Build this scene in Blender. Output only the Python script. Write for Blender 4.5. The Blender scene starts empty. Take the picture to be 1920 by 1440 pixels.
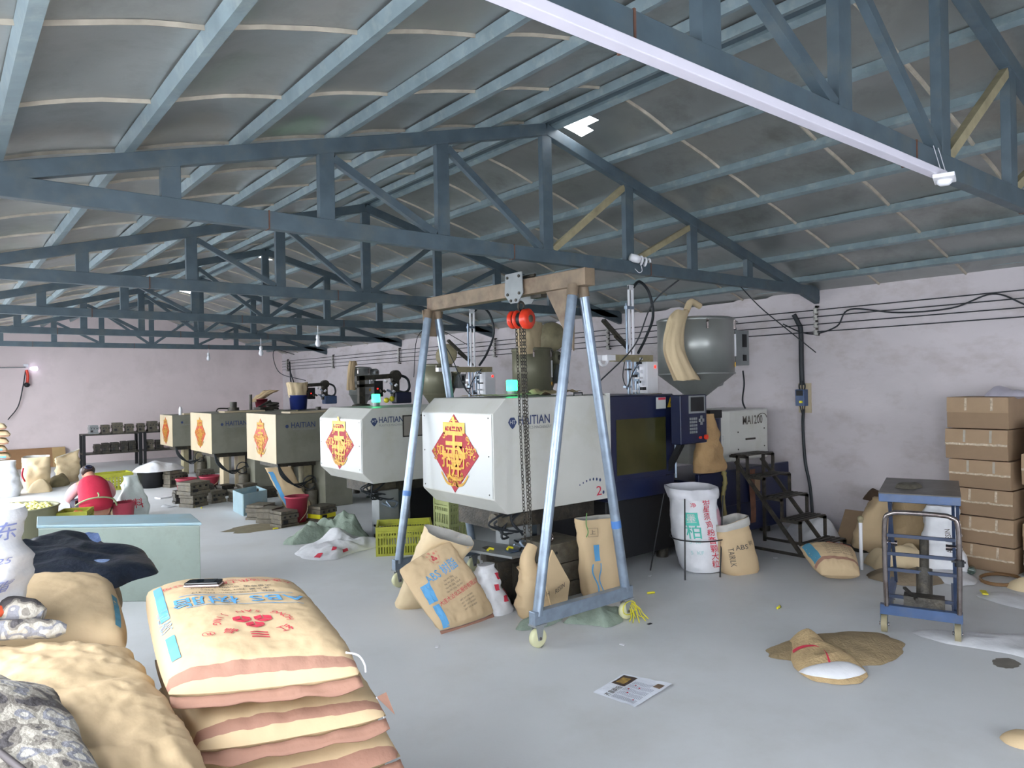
import bpy, bmesh, math, random
from mathutils import Vector as V, Matrix, noise
random.seed(7)
S = bpy.context.scene
COL = S.collection
PI = math.pi
# ---------------- camera ----------------
yaw, pit, rol, CH = .6761, .0005, -.0185, 1.75
Fw = V((math.sin(yaw)*math.cos(pit), math.cos(yaw)*math.cos(pit), math.sin(pit)))
R0 = V((math.cos(yaw), -math.sin(yaw), 0)); U0 = R0.cross(Fw)
Rt = R0*math.cos(rol)+U0*math.sin(rol); Up = -R0*math.sin(rol)+U0*math.cos(rol)
cam = bpy.data.cameras.new('camera'); cam.lens = 1347.85/1920*36; cam.sensor_width = 36
cam.clip_start = .02; cam.clip_end = 300
co = bpy.data.objects.new('camera', cam); COL.objects.link(co)
mw = Matrix((Rt, Up, -Fw)).transposed().to_4x4(); mw.translation = (0, 0, CH)
co.matrix_world = mw; S.camera = co
# ---------------- light ----------------
w = bpy.data.worlds.new('sky'); S.world = w; w.use_nodes = True
bg = w.node_tree.nodes['Background']; bg.inputs[0].default_value = (.90, .95, 1, 1); bg.inputs[1].default_value = 13.0
S.view_settings.view_transform = 'Standard'; S.view_settings.look = 'None'
S.view_settings.gamma = 1; S.view_settings.use_curve_mapping = False
S.view_settings.exposure = 0.0
# ---------------- helpers ----------------
def lin(c):
    if isinstance(c, str):
        c = [int(c[i:i+2], 16)/255 for i in (0, 2, 4)]
        c = [x/12.92 if x <= .04045 else ((x+.055)/1.055)**2.4 for x in c]
    return (*c[:3], 1)
def mat(name, col, rough=.6, metal=0, var=.12, vs=6, bump=0, bs=30, dirt=None, da=.5, ds=3, emit=0, alpha=1, trans=0, spec=None, stretch=None, crease=0):
    m = bpy.data.materials.new(name); m.use_nodes = True; n = m.node_tree.nodes; l = m.node_tree.links
    p = n['Principled BSDF']; col = lin(col)
    p.inputs['Base Color'].default_value = col
    p.inputs['Roughness'].default_value = rough; p.inputs['Metallic'].default_value = metal
    if spec is not None: p.inputs['Specular IOR Level'].default_value = spec
    if trans: p.inputs['Transmission Weight'].default_value = trans
    if emit: p.inputs['Emission Color'].default_value = col; p.inputs['Emission Strength'].default_value = emit
    tc = n.new('ShaderNodeTexCoord'); src = tc.outputs['Object']
    if stretch:
        mp = n.new('ShaderNodeMapping'); mp.inputs['Scale'].default_value = stretch; l.new(src, mp.inputs[0]); src = mp.outputs[0]
    out = None
    if var:
        t = n.new('ShaderNodeTexNoise'); t.inputs['Scale'].default_value = vs; t.inputs['Detail'].default_value = 5; l.new(src, t.inputs[0])
        r = n.new('ShaderNodeMapRange'); r.inputs[1].default_value = .3; r.inputs[2].default_value = .7
        r.inputs[3].default_value = 1-var; r.inputs[4].default_value = 1+var; l.new(t.outputs[0], r.inputs[0])
        x = n.new('ShaderNodeVectorMath'); x.operation = 'SCALE'; x.inputs[0].default_value = col[:3]; l.new(r.outputs[0], x.inputs['Scale']); out = x.outputs[0]
    if dirt:
        t = n.new('ShaderNodeTexNoise'); t.inputs['Scale'].default_value = ds; t.inputs['Detail'].default_value = 8; t.inputs['Roughness'].default_value = .65; l.new(src, t.inputs[0])
        r = n.new('ShaderNodeMapRange'); r.inputs[1].default_value = .5; r.inputs[2].default_value = .75; r.inputs[3].default_value = 0; r.inputs[4].default_value = da; l.new(t.outputs[0], r.inputs[0])
        x = n.new('ShaderNodeMix'); x.data_type = 'RGBA'; l.new(r.outputs[0], x.inputs[0]); x.inputs[7].default_value = lin(dirt)
        if out: l.new(out, x.inputs[6])
        else: x.inputs[6].default_value = col
        out = x.outputs[2]
    if out: l.new(out, p.inputs['Base Color'])
    if crease:
        t = n.new('ShaderNodeTexNoise'); t.noise_type = 'RIDGED_MULTIFRACTAL'; t.inputs['Scale'].default_value = crease; t.inputs['Detail'].default_value = 3; t.inputs['Distortion'].default_value = .6; l.new(src, t.inputs[0])
        b0 = n.new('ShaderNodeBump'); b0.inputs['Strength'].default_value = .35; b0.inputs['Distance'].default_value = .012; l.new(t.outputs[0], b0.inputs['Height']); l.new(b0.outputs[0], p.inputs['Normal'])
    if bump:
        t = n.new('ShaderNodeTexNoise'); t.inputs['Scale'].default_value = bs; t.inputs['Detail'].default_value = 4; l.new(src, t.inputs[0])
        b = n.new('ShaderNodeBump'); b.inputs['Strength'].default_value = bump; b.inputs['Distance'].default_value = .02; l.new(t.outputs[0], b.inputs['Height']); l.new(b.outputs[0], p.inputs['Normal'])
        if crease: l.new(b0.outputs[0], b.inputs['Normal'])
    return m
ORG = {}
class MB:
    def __init__(s, M=None): s.v = []; s.f = []; s.m = []; s.s = []; s.mi = 0; s.M = M
    def add(s, vs, fs, sm=False):
        o = len(s.v)
        s.v += [(s.M @ V(v)) if s.M else V(v) for v in vs]
        s.f += [tuple(i+o for i in f) for f in fs]; s.m += [s.mi]*len(fs); s.s += [sm]*len(fs); return s
    def box(s, a, b):
        x, y, z = a; X, Y, Z = b
        return s.add([(x,y,z),(X,y,z),(X,Y,z),(x,Y,z),(x,y,Z),(X,y,Z),(X,Y,Z),(x,Y,Z)], [(3,2,1,0),(4,5,6,7),(0,1,5,4),(1,2,6,5),(2,3,7,6),(3,0,4,7)])
    def cb(s, c, d, rz=0, tilt=None):   # centred box, rotated
        M = Matrix.Translation(V(c)) @ Matrix.Rotation(rz, 4, 'Z')
        if tilt: M = M @ Matrix.Rotation(tilt[0], 4, 'X') @ Matrix.Rotation(tilt[1], 4, 'Y')
        x, y, z = [k/2 for k in d]
        vs = [M @ V(p) for p in [(-x,-y,-z),(x,-y,-z),(x,y,-z),(-x,y,-z),(-x,-y,z),(x,-y,z),(x,y,z),(-x,y,z)]]
        return s.add(vs, [(3,2,1,0),(4,5,6,7),(0,1,5,4),(1,2,6,5),(2,3,7,6),(3,0,4,7)])
    def bar(s, p, q, a, b, up=(0,0,1)):  # a across, b along up
        p = V(p); q = V(q); d = (q-p).normalized(); u = V(up); sd = d.cross(u)
        if sd.length < 1e-4: sd = d.cross(V((0,1,0)))
        sd.normalize(); u = sd.cross(d).normalized(); vs = []
        for c in (p, q):
            for i, j in ((-1,-1),(1,-1),(1,1),(-1,1)): vs.append(c+sd*a/2*i+u*b/2*j)
        return s.add(vs, [(3,2,1,0),(4,5,6,7),(0,1,5,4),(1,2,6,5),(2,3,7,6),(3,0,4,7)])
    def tube(s, pts, r, n=8, caps=True, closed=False):
        pts = [V(p) for p in pts]; N = len(pts); vs = []; fs = []
        rr = r if isinstance(r, (list, tuple)) else [r]*N
        pd = (pts[1]-pts[0]).normalized(); a = pd.orthogonal().normalized()
        for i, p in enumerate(pts):
            if closed: d = (pts[(i+1) % N]-pts[i-1]).normalized()
            else: d = (pts[min(i+1, N-1)]-pts[max(i-1, 0)]).normalized()
            a = (a-d*a.dot(d)).normalized(); b = d.cross(a)
            for k in range(n): t = 2*PI*k/n; vs.append(p+(a*math.cos(t)+b*math.sin(t))*rr[i])
        for i in range(N if closed else N-1):
            j = (i+1) % N
            for k in range(n): k2 = (k+1) % n; fs.append((i*n+k, i*n+k2, j*n+k2, j*n+k))
        s.add(vs, fs, True)
        if caps and not closed: s.add([vs_ for vs_ in vs[:n]], [tuple(range(n))[::-1]]); s.add(vs[-n:], [tuple(range(n))])
        return s
    def cyl(s, p, q, r, n=16, r2=None): return s.tube([p, q], [r, r if r2 is None else r2], n)
    def lathe(s, prof, c, n=24, ax=None, sm=True):
        c = V(c); Q = ax.to_track_quat('Z', 'Y').to_matrix() if ax else None; vs = []; fs = []
        for r, z in prof:
            for k in range(n):
                t = 2*PI*k/n; p = V((r*math.cos(t), r*math.sin(t), z)); vs.append(c+(Q @ p if Q else p))
        for i in range(len(prof)-1):
            for k in range(n): k2 = (k+1) % n; fs.append((i*n+k, i*n+k2, (i+1)*n+k2, (i+1)*n+k))
        return s.add(vs, fs, sm)
    def grid(s, fn, nu, nv, sm=True, cu=False):
        vs = [fn(i/nu, j/nv) for j in range(nv+1) for i in range(nu if cu else nu+1)]; fs = []; W = nu if cu else nu+1
        for j in range(nv):
            for i in range(nu): i2 = (i+1) % W; fs.append((j*W+i, j*W+i2, (j+1)*W+i2, (j+1)*W+i))
        return s.add(vs, fs, sm)
    def prism(s, poly, h):   # poly: 3d points, h: extrusion vector
        n = len(poly); h = V(h); vs = [V(p) for p in poly]+[V(p)+h for p in poly]
        return s.add(vs, [tuple(range(n))[::-1], tuple(range(n, 2*n))]+[(i, (i+1) % n, n+(i+1) % n, n+i) for i in range(n)])
    def ball(s, c, r, n=12, m=8, sc=(1,1,1)):
        c = V(c)
        def f(u, v):
            t = 2*PI*u; p = PI*v; return c+V((r*sc[0]*math.sin(p)*math.cos(t), r*sc[1]*math.sin(p)*math.sin(t), -r*sc[2]*math.cos(p)))
        return s.grid(f, n, m, True, True)
    def build(s, name, mats, parent=None, bevel=0, kind=None, fixn=True):
        if not isinstance(mats, (list, tuple)): mats = [mats]
        if parent: o0 = ORG[parent.name]
        else:
            xs = [v.x for v in s.v]; ys = [v.y for v in s.v]; o0 = V(((min(xs)+max(xs))/2, (min(ys)+max(ys))/2, min(v.z for v in s.v)))
        me = bpy.data.meshes.new(name); me.from_pydata([v-o0 for v in s.v], [], s.f)
        for m in mats: me.materials.append(m)
        me.polygons.foreach_set('material_index', s.m); me.polygons.foreach_set('use_smooth', s.s)
        if fixn:
            bm = bmesh.new(); bm.from_mesh(me); bmesh.ops.remove_doubles(bm, verts=bm.verts, dist=1e-6) if bevel else None
            bmesh.ops.recalc_face_normals(bm, faces=bm.faces); bm.to_mesh(me); bm.free()
        me.update()
        o = bpy.data.objects.new(name, me); COL.objects.link(o)
        if parent: o.parent = parent; ORG[o.name] = o0
        else: o.location = o0; ORG[o.name] = o0
        if bevel:
            b = o.modifiers.new('bevel', 'BEVEL'); b.width = bevel; b.segments = 2; b.limit_method = 'ANGLE'; b.angle_limit = .6
        if kind: o['kind'] = kind
        return o
def tag(o, label, cat, group=None):
    o['label'] = label; o['category'] = cat
    if group: o['group'] = group
    return o
def thing(name, label, cat, loc=(0,0,0), group=None):
    o = bpy.data.objects.new(name, None); COL.objects.link(o); o.location = loc; o.empty_display_size = .1
    ORG[o.name] = V(loc); tag(o, label, cat, group); return o
def lab(o, t): o['label'] = t; return o
def TM(x, y, z=0, deg=0): return Matrix.Translation((x, y, z)) @ Matrix.Rotation(math.radians(deg), 4, 'Z')
def crv(pts, n=8):   # Catmull-Rom through points
    P = [V(p) for p in pts]; P = [P[0]*2-P[1]]+P+[P[-1]*2-P[-2]]; out = []
    for i in range(1, len(P)-2):
        a, b, c, d = P[i-1:i+3]
        for k in range(n):
            t = k/n; out.append(.5*((2*b)+(c-a)*t+(2*a-5*b+4*c-d)*t*t+(3*b-a-3*c+d)*t**3))
    out.append(P[-2]); return out
def nz(p, sc=1, oc=3): return noise.fractal(V(p)*sc, 1, 2, oc)
def rdg(p, sc=1):     # creases
    q = V(p)*sc; return 1-2*abs(noise.noise(q))-.6*abs(noise.noise(q*2.3+V((5,1,3))))
_tc = {}
def text2d(body, size=1, bold=0, seg=0):
    k = (body, bold)
    if k not in _tc:
        c = bpy.data.curves.new('t', 'FONT'); c.body = body; c.align_x = 'CENTER'; c.align_y = 'CENTER'; c.size = 1; c.resolution_u = 2; c.offset = bold
        o = bpy.data.objects.new('t', c); COL.objects.link(o); bpy.context.view_layer.update()
        me = bpy.data.meshes.new_from_object(o.evaluated_get(bpy.context.evaluated_depsgraph_get()))
        _tc[k] = ([v.co.copy() for v in me.vertices], [tuple(p.vertices) for p in me.polygons])
        bpy.data.objects.remove(o); bpy.data.curves.remove(c); bpy.data.meshes.remove(me)
    vs, fs = _tc[k]; vs = [v*size for v in vs]
    if seg and vs:
        bm = bmesh.new(); bv = [bm.verts.new(v) for v in vs]
        for f in fs:
            try: bm.faces.new([bv[i] for i in f])
            except ValueError: pass
        for it in range(4):
            E_ = [e for e in bm.edges if e.calc_length() > seg]
            if not E_: break
            bmesh.ops.subdivide_edges(bm, edges=E_, cuts=1); bmesh.ops.triangulate(bm, faces=bm.faces)
        bm.verts.index_update(); vs = [v.co.copy() for v in bm.verts]; fs = [tuple(v.index for v in f.verts) for f in bm.faces]; bm.free()
    return vs, fs
def put(mb, body, size, fn, bold=0, seg=0, sx=1):
    vs, fs = text2d(body, size, bold, seg); return mb.add([fn(v.x*sx, v.y) for v in vs], fs)
def shape2d(mb, poly, fn, seg=.03):   # flat printed polygon mapped on a surface
    bm = bmesh.new(); bm.faces.new([bm.verts.new((x, y, 0)) for x, y in poly]); bmesh.ops.triangulate(bm, faces=bm.faces)
    for it in range(5):
        E_ = [e for e in bm.edges if e.calc_length() > seg]
        if not E_: break
        bmesh.ops.subdivide_edges(bm, edges=E_, cuts=1); bmesh.ops.triangulate(bm, faces=bm.faces)
    bm.verts.index_update(); mb.add([fn(v.co.x, v.co.y) for v in bm.verts], [tuple(v.index for v in f.verts) for f in bm.faces]); bm.free()
def copy_tree(o, parent=None, d=V((0,0,0)), lv=0):
    c = o.copy(); COL.objects.link(c)
    if parent: c.parent = parent
    else: c.location = o.location+d
    ORG[c.name] = ORG[o.name]
    for ch in o.children: copy_tree(ch, c)
    return c
# ---------------- materials ----------------
M = {}
M['floor'] = mat('concrete floor', 'ced0d3', .48, var=.05, vs=1.2, dirt='a39e92', da=.3, ds=.9, bump=.04, bs=60, spec=.3)
M['wall'] = mat('whitewashed plaster', 'c0b9bd', .9, var=.05, vs=2, dirt='978b84', da=.55, ds=2.2, bump=.35, bs=5, stretch=(1,1,1.8))
M['backwall'] = mat('pinkish plaster', 'd6c8c9', .9, var=.04, vs=1.2, dirt='a09694', da=.3, ds=1.1, bump=.15, bs=4)
M['steel'] = mat('blue grey painted steel', '46545d', .5, var=.16, vs=9, dirt='64665d', da=.4, ds=6)
M['purlin'] = mat('galvanised blue grey purlin', '78888e', .45, metal=.1, var=.15, vs=7, dirt='a8b0aa', da=.45, ds=9)
M['foil'] = mat('foil faced insulation', '9da09e', .30, metal=.6, var=.18, vs=1.6, dirt='4a4a42', da=.65, ds=1.6, bump=.12, bs=5)
M['seam'] = mat('seam tape', 'a8a092', .7, var=.2, vs=12)
M['rust'] = mat('rust', '5e4034', .8, var=.3, vs=15)
M['prim'] = mat('dusty primer steel', '8d8469', .7, var=.2, vs=12)
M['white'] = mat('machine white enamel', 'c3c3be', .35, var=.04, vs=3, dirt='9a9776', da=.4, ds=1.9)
M['wpanel'] = mat('clean white panel', 'bdc0c0', .3, var=.02, vs=3, dirt='b8b294', da=.25, ds=2.5)
M['cream'] = mat('aged cream enamel', 'b5a78c', .4, var=.06, vs=3, dirt='94845f', da=.3, ds=2.5)
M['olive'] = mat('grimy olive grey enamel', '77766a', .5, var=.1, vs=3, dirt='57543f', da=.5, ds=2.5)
M['navy'] = mat('dark blue enamel', '161e3c', .3, var=.15, vs=5, dirt='2c2e38', da=.4, ds=5)
M['black'] = mat('black', '15161a', .55, var=.2, vs=12)
M['iron'] = mat('oily cast iron', '3d3a35', .5, metal=.4, var=.3, vs=14, dirt='6a604f', da=.6, ds=12, bump=.3, bs=50)
M['iron2'] = mat('dusty mould steel', '5f5a50', .6, metal=.3, var=.3, vs=16, dirt='7d6f54', da=.6, ds=12, bump=.3, bs=50)
M['galv'] = mat('galvanised pipe', '8c9aab', .35, metal=.6, var=.15, vs=10, dirt='6b6f73', da=.4, ds=14)
M['rustbeam'] = mat('worn rusty beam', '7a6a58', .6, metal=.2, var=.25, vs=9, dirt='50342a', da=.7, ds=6)
M['kraft'] = mat('kraft paper', 'c4ac8a', .75, var=.04, vs=5, bump=.15, bs=14, spec=.3, crease=4.5)
M['kraft2'] = mat('pale kraft paper', 'd0bc9a', .78, var=.06, vs=5, bump=.15, bs=18, spec=.3, crease=6)
M['kraftin'] = mat('grey paper lining', 'b3b1ac', .8, var=.06, bump=.25, bs=20)
M['band'] = mat('brown sewn band', '9a7362', .8, var=.08, vs=12, bump=.2, bs=30)
M['red'] = mat('red print', 'c23248', .7, var=.08)
M['blue'] = mat('sky blue print', '5a9dce', .7, var=.08)
M['teal'] = mat('teal print', '4fb3a3', .7, var=.08)
M['ink'] = mat('faded black ink', '56504a', .7, var=.15)
M['inkb'] = mat('machine badge navy', '2a3a63', .5, var=.05)
M['gold'] = mat('gold foil print', 'b98a26', .38, metal=.4, var=.2, vs=20)
M['posred'] = mat('red glitter paper', '9c1226', .6, var=.12, vs=30)
M['posor'] = mat('sun faded red paper', 'b03a28', .5, var=.1, vs=30)
M['card'] = mat('brown cardboard', '9c8369', .8, var=.06, vs=8, dirt='8d7057', da=.3, ds=3)
M['cardshade'] = mat('cardboard with painted shade', '8c745c', .8, var=.06, vs=8)  # cardboard darkened to paint the shade on the lower flaps
M['tape'] = mat('shiny clear tape', 'bfae98', .15, var=.2, vs=40, bump=.8, bs=40)
M['woven'] = mat('white woven plastic', 'd2d3d8', .5, var=.05, vs=10, bump=.2, bs=25, crease=8)
M['chrome'] = mat('tarnished chrome tube', '8b8382', .2, metal=.9, var=.2, vs=12, dirt='5a4438', da=.6, ds=9)
M['tblue'] = mat('trolley blue paint', '384f75', .4, var=.15, vs=8, dirt='5b5f68', da=.5, ds=9)
M['ttop'] = mat('worn dark table top', '48433f', .4, metal=.2, var=.3, vs=6, dirt='8a8580', da=.5, ds=5)
M['lime'] = mat('lime plastic crate', 'a3a534', .45, var=.1, vs=10, dirt='6c6a34', da=.5, ds=6)
M['palelime'] = mat('pale green plastic crate', 'a9b07a', .5, var=.08, vs=10)
M['greencloth'] = mat('grey green cloth', '7f8c80', .85, var=.2, vs=7, bump=.4, bs=30, crease=9)
M['grey'] = mat('grey painted metal', '84888a', .4, metal=.2, var=.1, vs=8)
M['hop'] = mat('satin grey hopper steel', '8e918f', .33, metal=.45, var=.06, vs=4)
M['hop2'] = mat('dusty olive hopper', '7e7c68', .45, metal=.2, var=.1, vs=5, dirt='625f48', da=.4, ds=5)
M['orange'] = mat('orange red enamel', 'd63a22', .35, var=.08)
M['nylon'] = mat('cream nylon wheel', 'c9c8a2', .45, var=.06)
M['cable'] = mat('dark cable', '23282e', .6, var=.1)
M['whitepl'] = mat('white plastic', 'dcdce2', .35, var=.03)
M['bluebox'] = mat('pale blue painted metal', '8fa9b3', .4, var=.08, vs=4, dirt='a09a7a', da=.4, ds=6)
M['chest'] = mat('grey green chest steel', '87938c', .45, var=.07, vs=4, dirt='6b7064', da=.4, ds=8)
M['bucket'] = mat('dusty red plastic', 'a83a4e', .45, var=.1, vs=7)
M['yellow'] = mat('bright yellow plastic', 'd8cf2a', .4, var=.05)
M['rope'] = mat('green nylon strap', '5d8d4e', .6, var=.1)
# ---------------- setting ----------------
XW, XR, XL, ZE, ZR, SL = 7.85, 3.742, -.50, 2.69, 3.778, .265
YF, YN = 20.4, -4.0
TY = [1.375, 4.20, 7.216, 10.316, 13.575, 17.354]
def st(mb, name, m, **k): o = mb.build(name, m, **k); o['kind'] = 'structure'; return o
f = MB(); f.grid(lambda u, v: (-14+(XW+14.6)*u, YN-8+(YF+10-YN)*v, .0), 20, 20, False); st(f, 'floor', M['floor'])
wr = MB()
def wtop(y):
    z = 2.775+.012*nz((y*3, 0, 1), 1)
    return z-(.045 if 4.75 < y < 5.0 or 5.3 < y < 6.1 or 6.3 < y < 6.9 or 8.6 < y < 9.4 or 10.6 < y < 11 else 0)
NY = 160
ys = [YN+(YF-YN)*i/NY for i in range(NY+1)]
for i in range(NY):
    a, b = ys[i], ys[i+1]
    wr.add([(XW, a, 0), (XW, b, 0), (XW, b, wtop(b)), (XW, a, wtop(a)), (XW+.2, a, 0), (XW+.2, b, 0), (XW+.2, b, wtop(b)), (XW+.2, a, wtop(a))], [(0,1,2,3), (7,6,5,4), (3,2,6,7)])
st(wr, 'wall_right', M['wall'], fixn=False)
def gable(y0, y1, name, m, door=None):
    g = MB(); L_, R_ = (XL-.2, y0, 2.74), (XW+.2, y0, 2.76)
    D_ = [] if not door else [(door[0], y0, 0), (door[0], y0, door[2]), (door[1], y0, door[2]), (door[1], y0, 0)]
    g.prism([(XL-.2, y0, 0)]+D_+[(XW+.2, y0, 0), R_, (XR, y0, ZR+.15), L_], (0, y1-y0, 0)); return st(g, name, m)
gable(YF, YF+.2, 'wall_back', M['backwall'])
gable(YN-.2, YN, 'wall_front', M['wall'], (1.0, 3.6, 2.3))  # doorway behind the camera, added to let daylight onto the near sides and floor
# left wall: piers, sills and lintels around the big openings (daylight side)
wl = MB()
OP = [(-2.6, -.6, .0, 2.5), (.2, 3.5, .9, 2.55), (4.9, 7.0, 1.0, 2.45), (8.3, 11.2, .6, 2.55), (12.4, 18.0, .0, 2.62)]
c = YN
for a, b, z0, z1 in OP:
    wl.box((XL-.2, c, 0), (XL, a, 2.74)); wl.box((XL-.2, a, z1), (XL, b, 2.74))
    if z0: wl.box((XL-.2, a, 0), (XL, b, z0))
    c = b
wl.box((XL-.2, c, 0), (XL, YF, 2.74)); st(wl, 'wall_left', M['wall'])
# ceiling: foil sheets, seams, purlins
PX = [.235, .80, 1.40, 2.0, 2.60, 3.20, 3.68, 3.83, 4.45, 5.05, 5.62, 6.22, 6.82, 7.42]
SY = [YN+.06+.828*i for i in range(31)]
ceil = MB(); ceil.bar((XR, YN, ZR+.035), (XR, YF, ZR+.035), .10, .06)
ceil = st(ceil, 'ceiling', M['steel'])
def slope(x): return ZR-SL*abs(x-XR)
HOLES = [(3.98, 4.12, .17, .13, 1), (4.0, 11.08, .2, .13, 0), (3.99, 15.63, .22, .13, 0)]
def sag(x, y, k):
    P = [-.45]+PX+[7.85]
    for i in range(len(P)-1):
        if P[i] <= x <= P[i+1]: t = (x-P[i])/(P[i+1]-P[i]); break
    else: t = 0
    if P[i+1]-P[i] < .3: return .06
    s_ = math.sin(PI*t); e = math.sin(PI*((y-SY[k])/.828))
    amp = .035+.05*noise.noise(V((i*3.1, k*1.7, 0)))
    return .060 + (.016+amp*e)*s_*(1 if x < XR else .8) + .008*nz((x*2, y*1.2, 3), 1)*s_
for k in range(len(SY)-1):
    for sgn in (0, 1):
        mb = MB(); xa, xb = ((XL-.25, XR) if sgn == 0 else (XR, XW+.42))
        nu, nv = 56, 6
        vs = [(xa+(xb-xa)*i/nu, SY[k]+.828*j/nv) for j in range(nv+1) for i in range(nu+1)]
        fs = []
        for j in range(nv):
            for i in range(nu):
                cx = xa+(xb-xa)*(i+.5)/nu; cy = SY[k]+.828*(j+.5)/nv
                if sgn and any(abs((cx-hx)/hw)**2+abs((cy-hy)/hh)**2 < 1 for hx, hy, hw, hh, r in HOLES): continue
                a = j*(nu+1)+i; fs.append((a, a+1, a+nu+2, a+nu+1))
        mb.add([(x, y, slope(x)+sag(x, y, k)) for x, y in vs], fs, True)
        mb.build('foil_sheet', M['foil'], ceil, fixn=False)
        if k:
            y = SY[k]; sm = MB(); pts = [(x, y, slope(x)+sag(x, y+.001, k)-.006) for x in [xa+(xb-xa)*i/44 for i in range(45)]]
            v = []; F_ = []
            for i, (x, yy, z) in enumerate(pts):
                wd = .011 if sgn == 0 else .013
                v += [(x, yy-wd, z+.006), (x, yy-wd*.2, z-.010), (x, yy+wd*.8, z-.006)]
                if i: F_ += [(i*3-3, i*3-2, i*3+1, i*3), (i*3-2, i*3-1, i*3+2, i*3+1)]
            sm.add(v, F_, False)
            sm.m = [(1 if sgn == 0 and y < 5 else 0) if q % 2 else 0 for q in range(len(F_))]
            sm.build('seam_strip', [M['seam'], M['rust']], ceil, fixn=False)
for x in PX:
    mb = MB(); s_ = -1 if x > XR else 1
    up = V((-SL*s_, 0, 1))
    mb.bar((x, YN, slope(x)+.03), (x, YF, slope(x)+.03), .05 if abs(x-XR) > .1 else .06, .06, up)
    mb.build('purlin', M['purlin'], ceil)
mb = MB(); mb.box((XW-.06, YN, 2.70+.085), (XW+.02, YF, 2.70+.15)); mb.build('eaves_purlin', M['purlin'], ceil)
# roof trusses
PO = [-2.73, -1.83, -.97, 0, .94, 1.83, 2.74]
TL = ['steel roof truss nearest the camera, crossing the top right corner', 'wide steel roof truss passing just above the gantry crane',
      'second whole roof truss from the camera, behind the gantry crane', 'third whole roof truss from the camera, over the middle machines', 'fourth whole roof truss from the camera, in the dense group at left',
      'farthest roof truss, just in front of the pink back wall']
for k, y in enumerate(TY):
    t = thing('roof_truss', TL[k], 'truss', (XR, y, ZE), 'steel roof trusses')
    xa, xb = XL, XW
    mb = MB(); mb.box((xa, y-.03, ZE), (xb, y+.03, ZE+.105)); mb.build('bottom_chord', M['steel'], t, bevel=.004)
    for a in (xa, xb):
        mb = MB(); mb.bar((a, y, slope(a)-.045), (XR, y, ZR-.045), .06, .09); mb.build('top_chord', M['steel'], t, bevel=.004)
    for p in PO:
        mb = MB(); x = XR+p; mb.box((x-.05, y-.025, ZE+.1), (x+.05, y+.025, slope(x)-.05)); mb.build('post', M['steel'], t, bevel=.003)
    for i, j in ((1, 2), (2, 3), (4, 3), (5, 4)):
        xt, xb_ = XR+PO[i], XR+PO[j]; s_ = 1 if xb_ > xt else -1
        mb = MB(); mb.bar((xt+s_*.05, y, slope(xt)-.11), (xb_-s_*.06, y, ZE+.11), .04, .05)
        o = mb.build('brace', M['prim'] if (k < 2 and i > 3) else M['steel'], t)
    for x in [XR-2.2, XR-.35, XR+1.2]:
        mb = MB(); mb.box((x-.004, y-.034, ZE-.002), (x+.004, y+.034, ZE+.107)); lab(mb.build('weld_seam', M['rust'], t), 'rusty weld seam')
# floor stains
for i, (x, y, r, q) in enumerate([(5.05, 1.55, .10, .7), (3.3, 9.1, .55, .5)]):
    mb = MB(); n = 28; mb.add([(x+r*(1+.25*nz((math.cos(a)*2, math.sin(a)*2, i), 1))*math.cos(a), y+q*r*(1+.3*nz((math.cos(a)*2, math.sin(a)*2, i+4), 1))*math.sin(a), .0015) for a in [2*PI*j/n for j in range(n)]], [tuple(range(n))])
    o = mb.build('oil_stain', mat('oil stain %d' % i, ['6c6861', '7b725c'][i], .6, var=.2, vs=10)); tag(o, ['small round dark oil stain on the floor beside the white sheet at lower right', 'brown oily patch on the floor under the mould blocks and red bucket'][i], 'stain')
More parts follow.
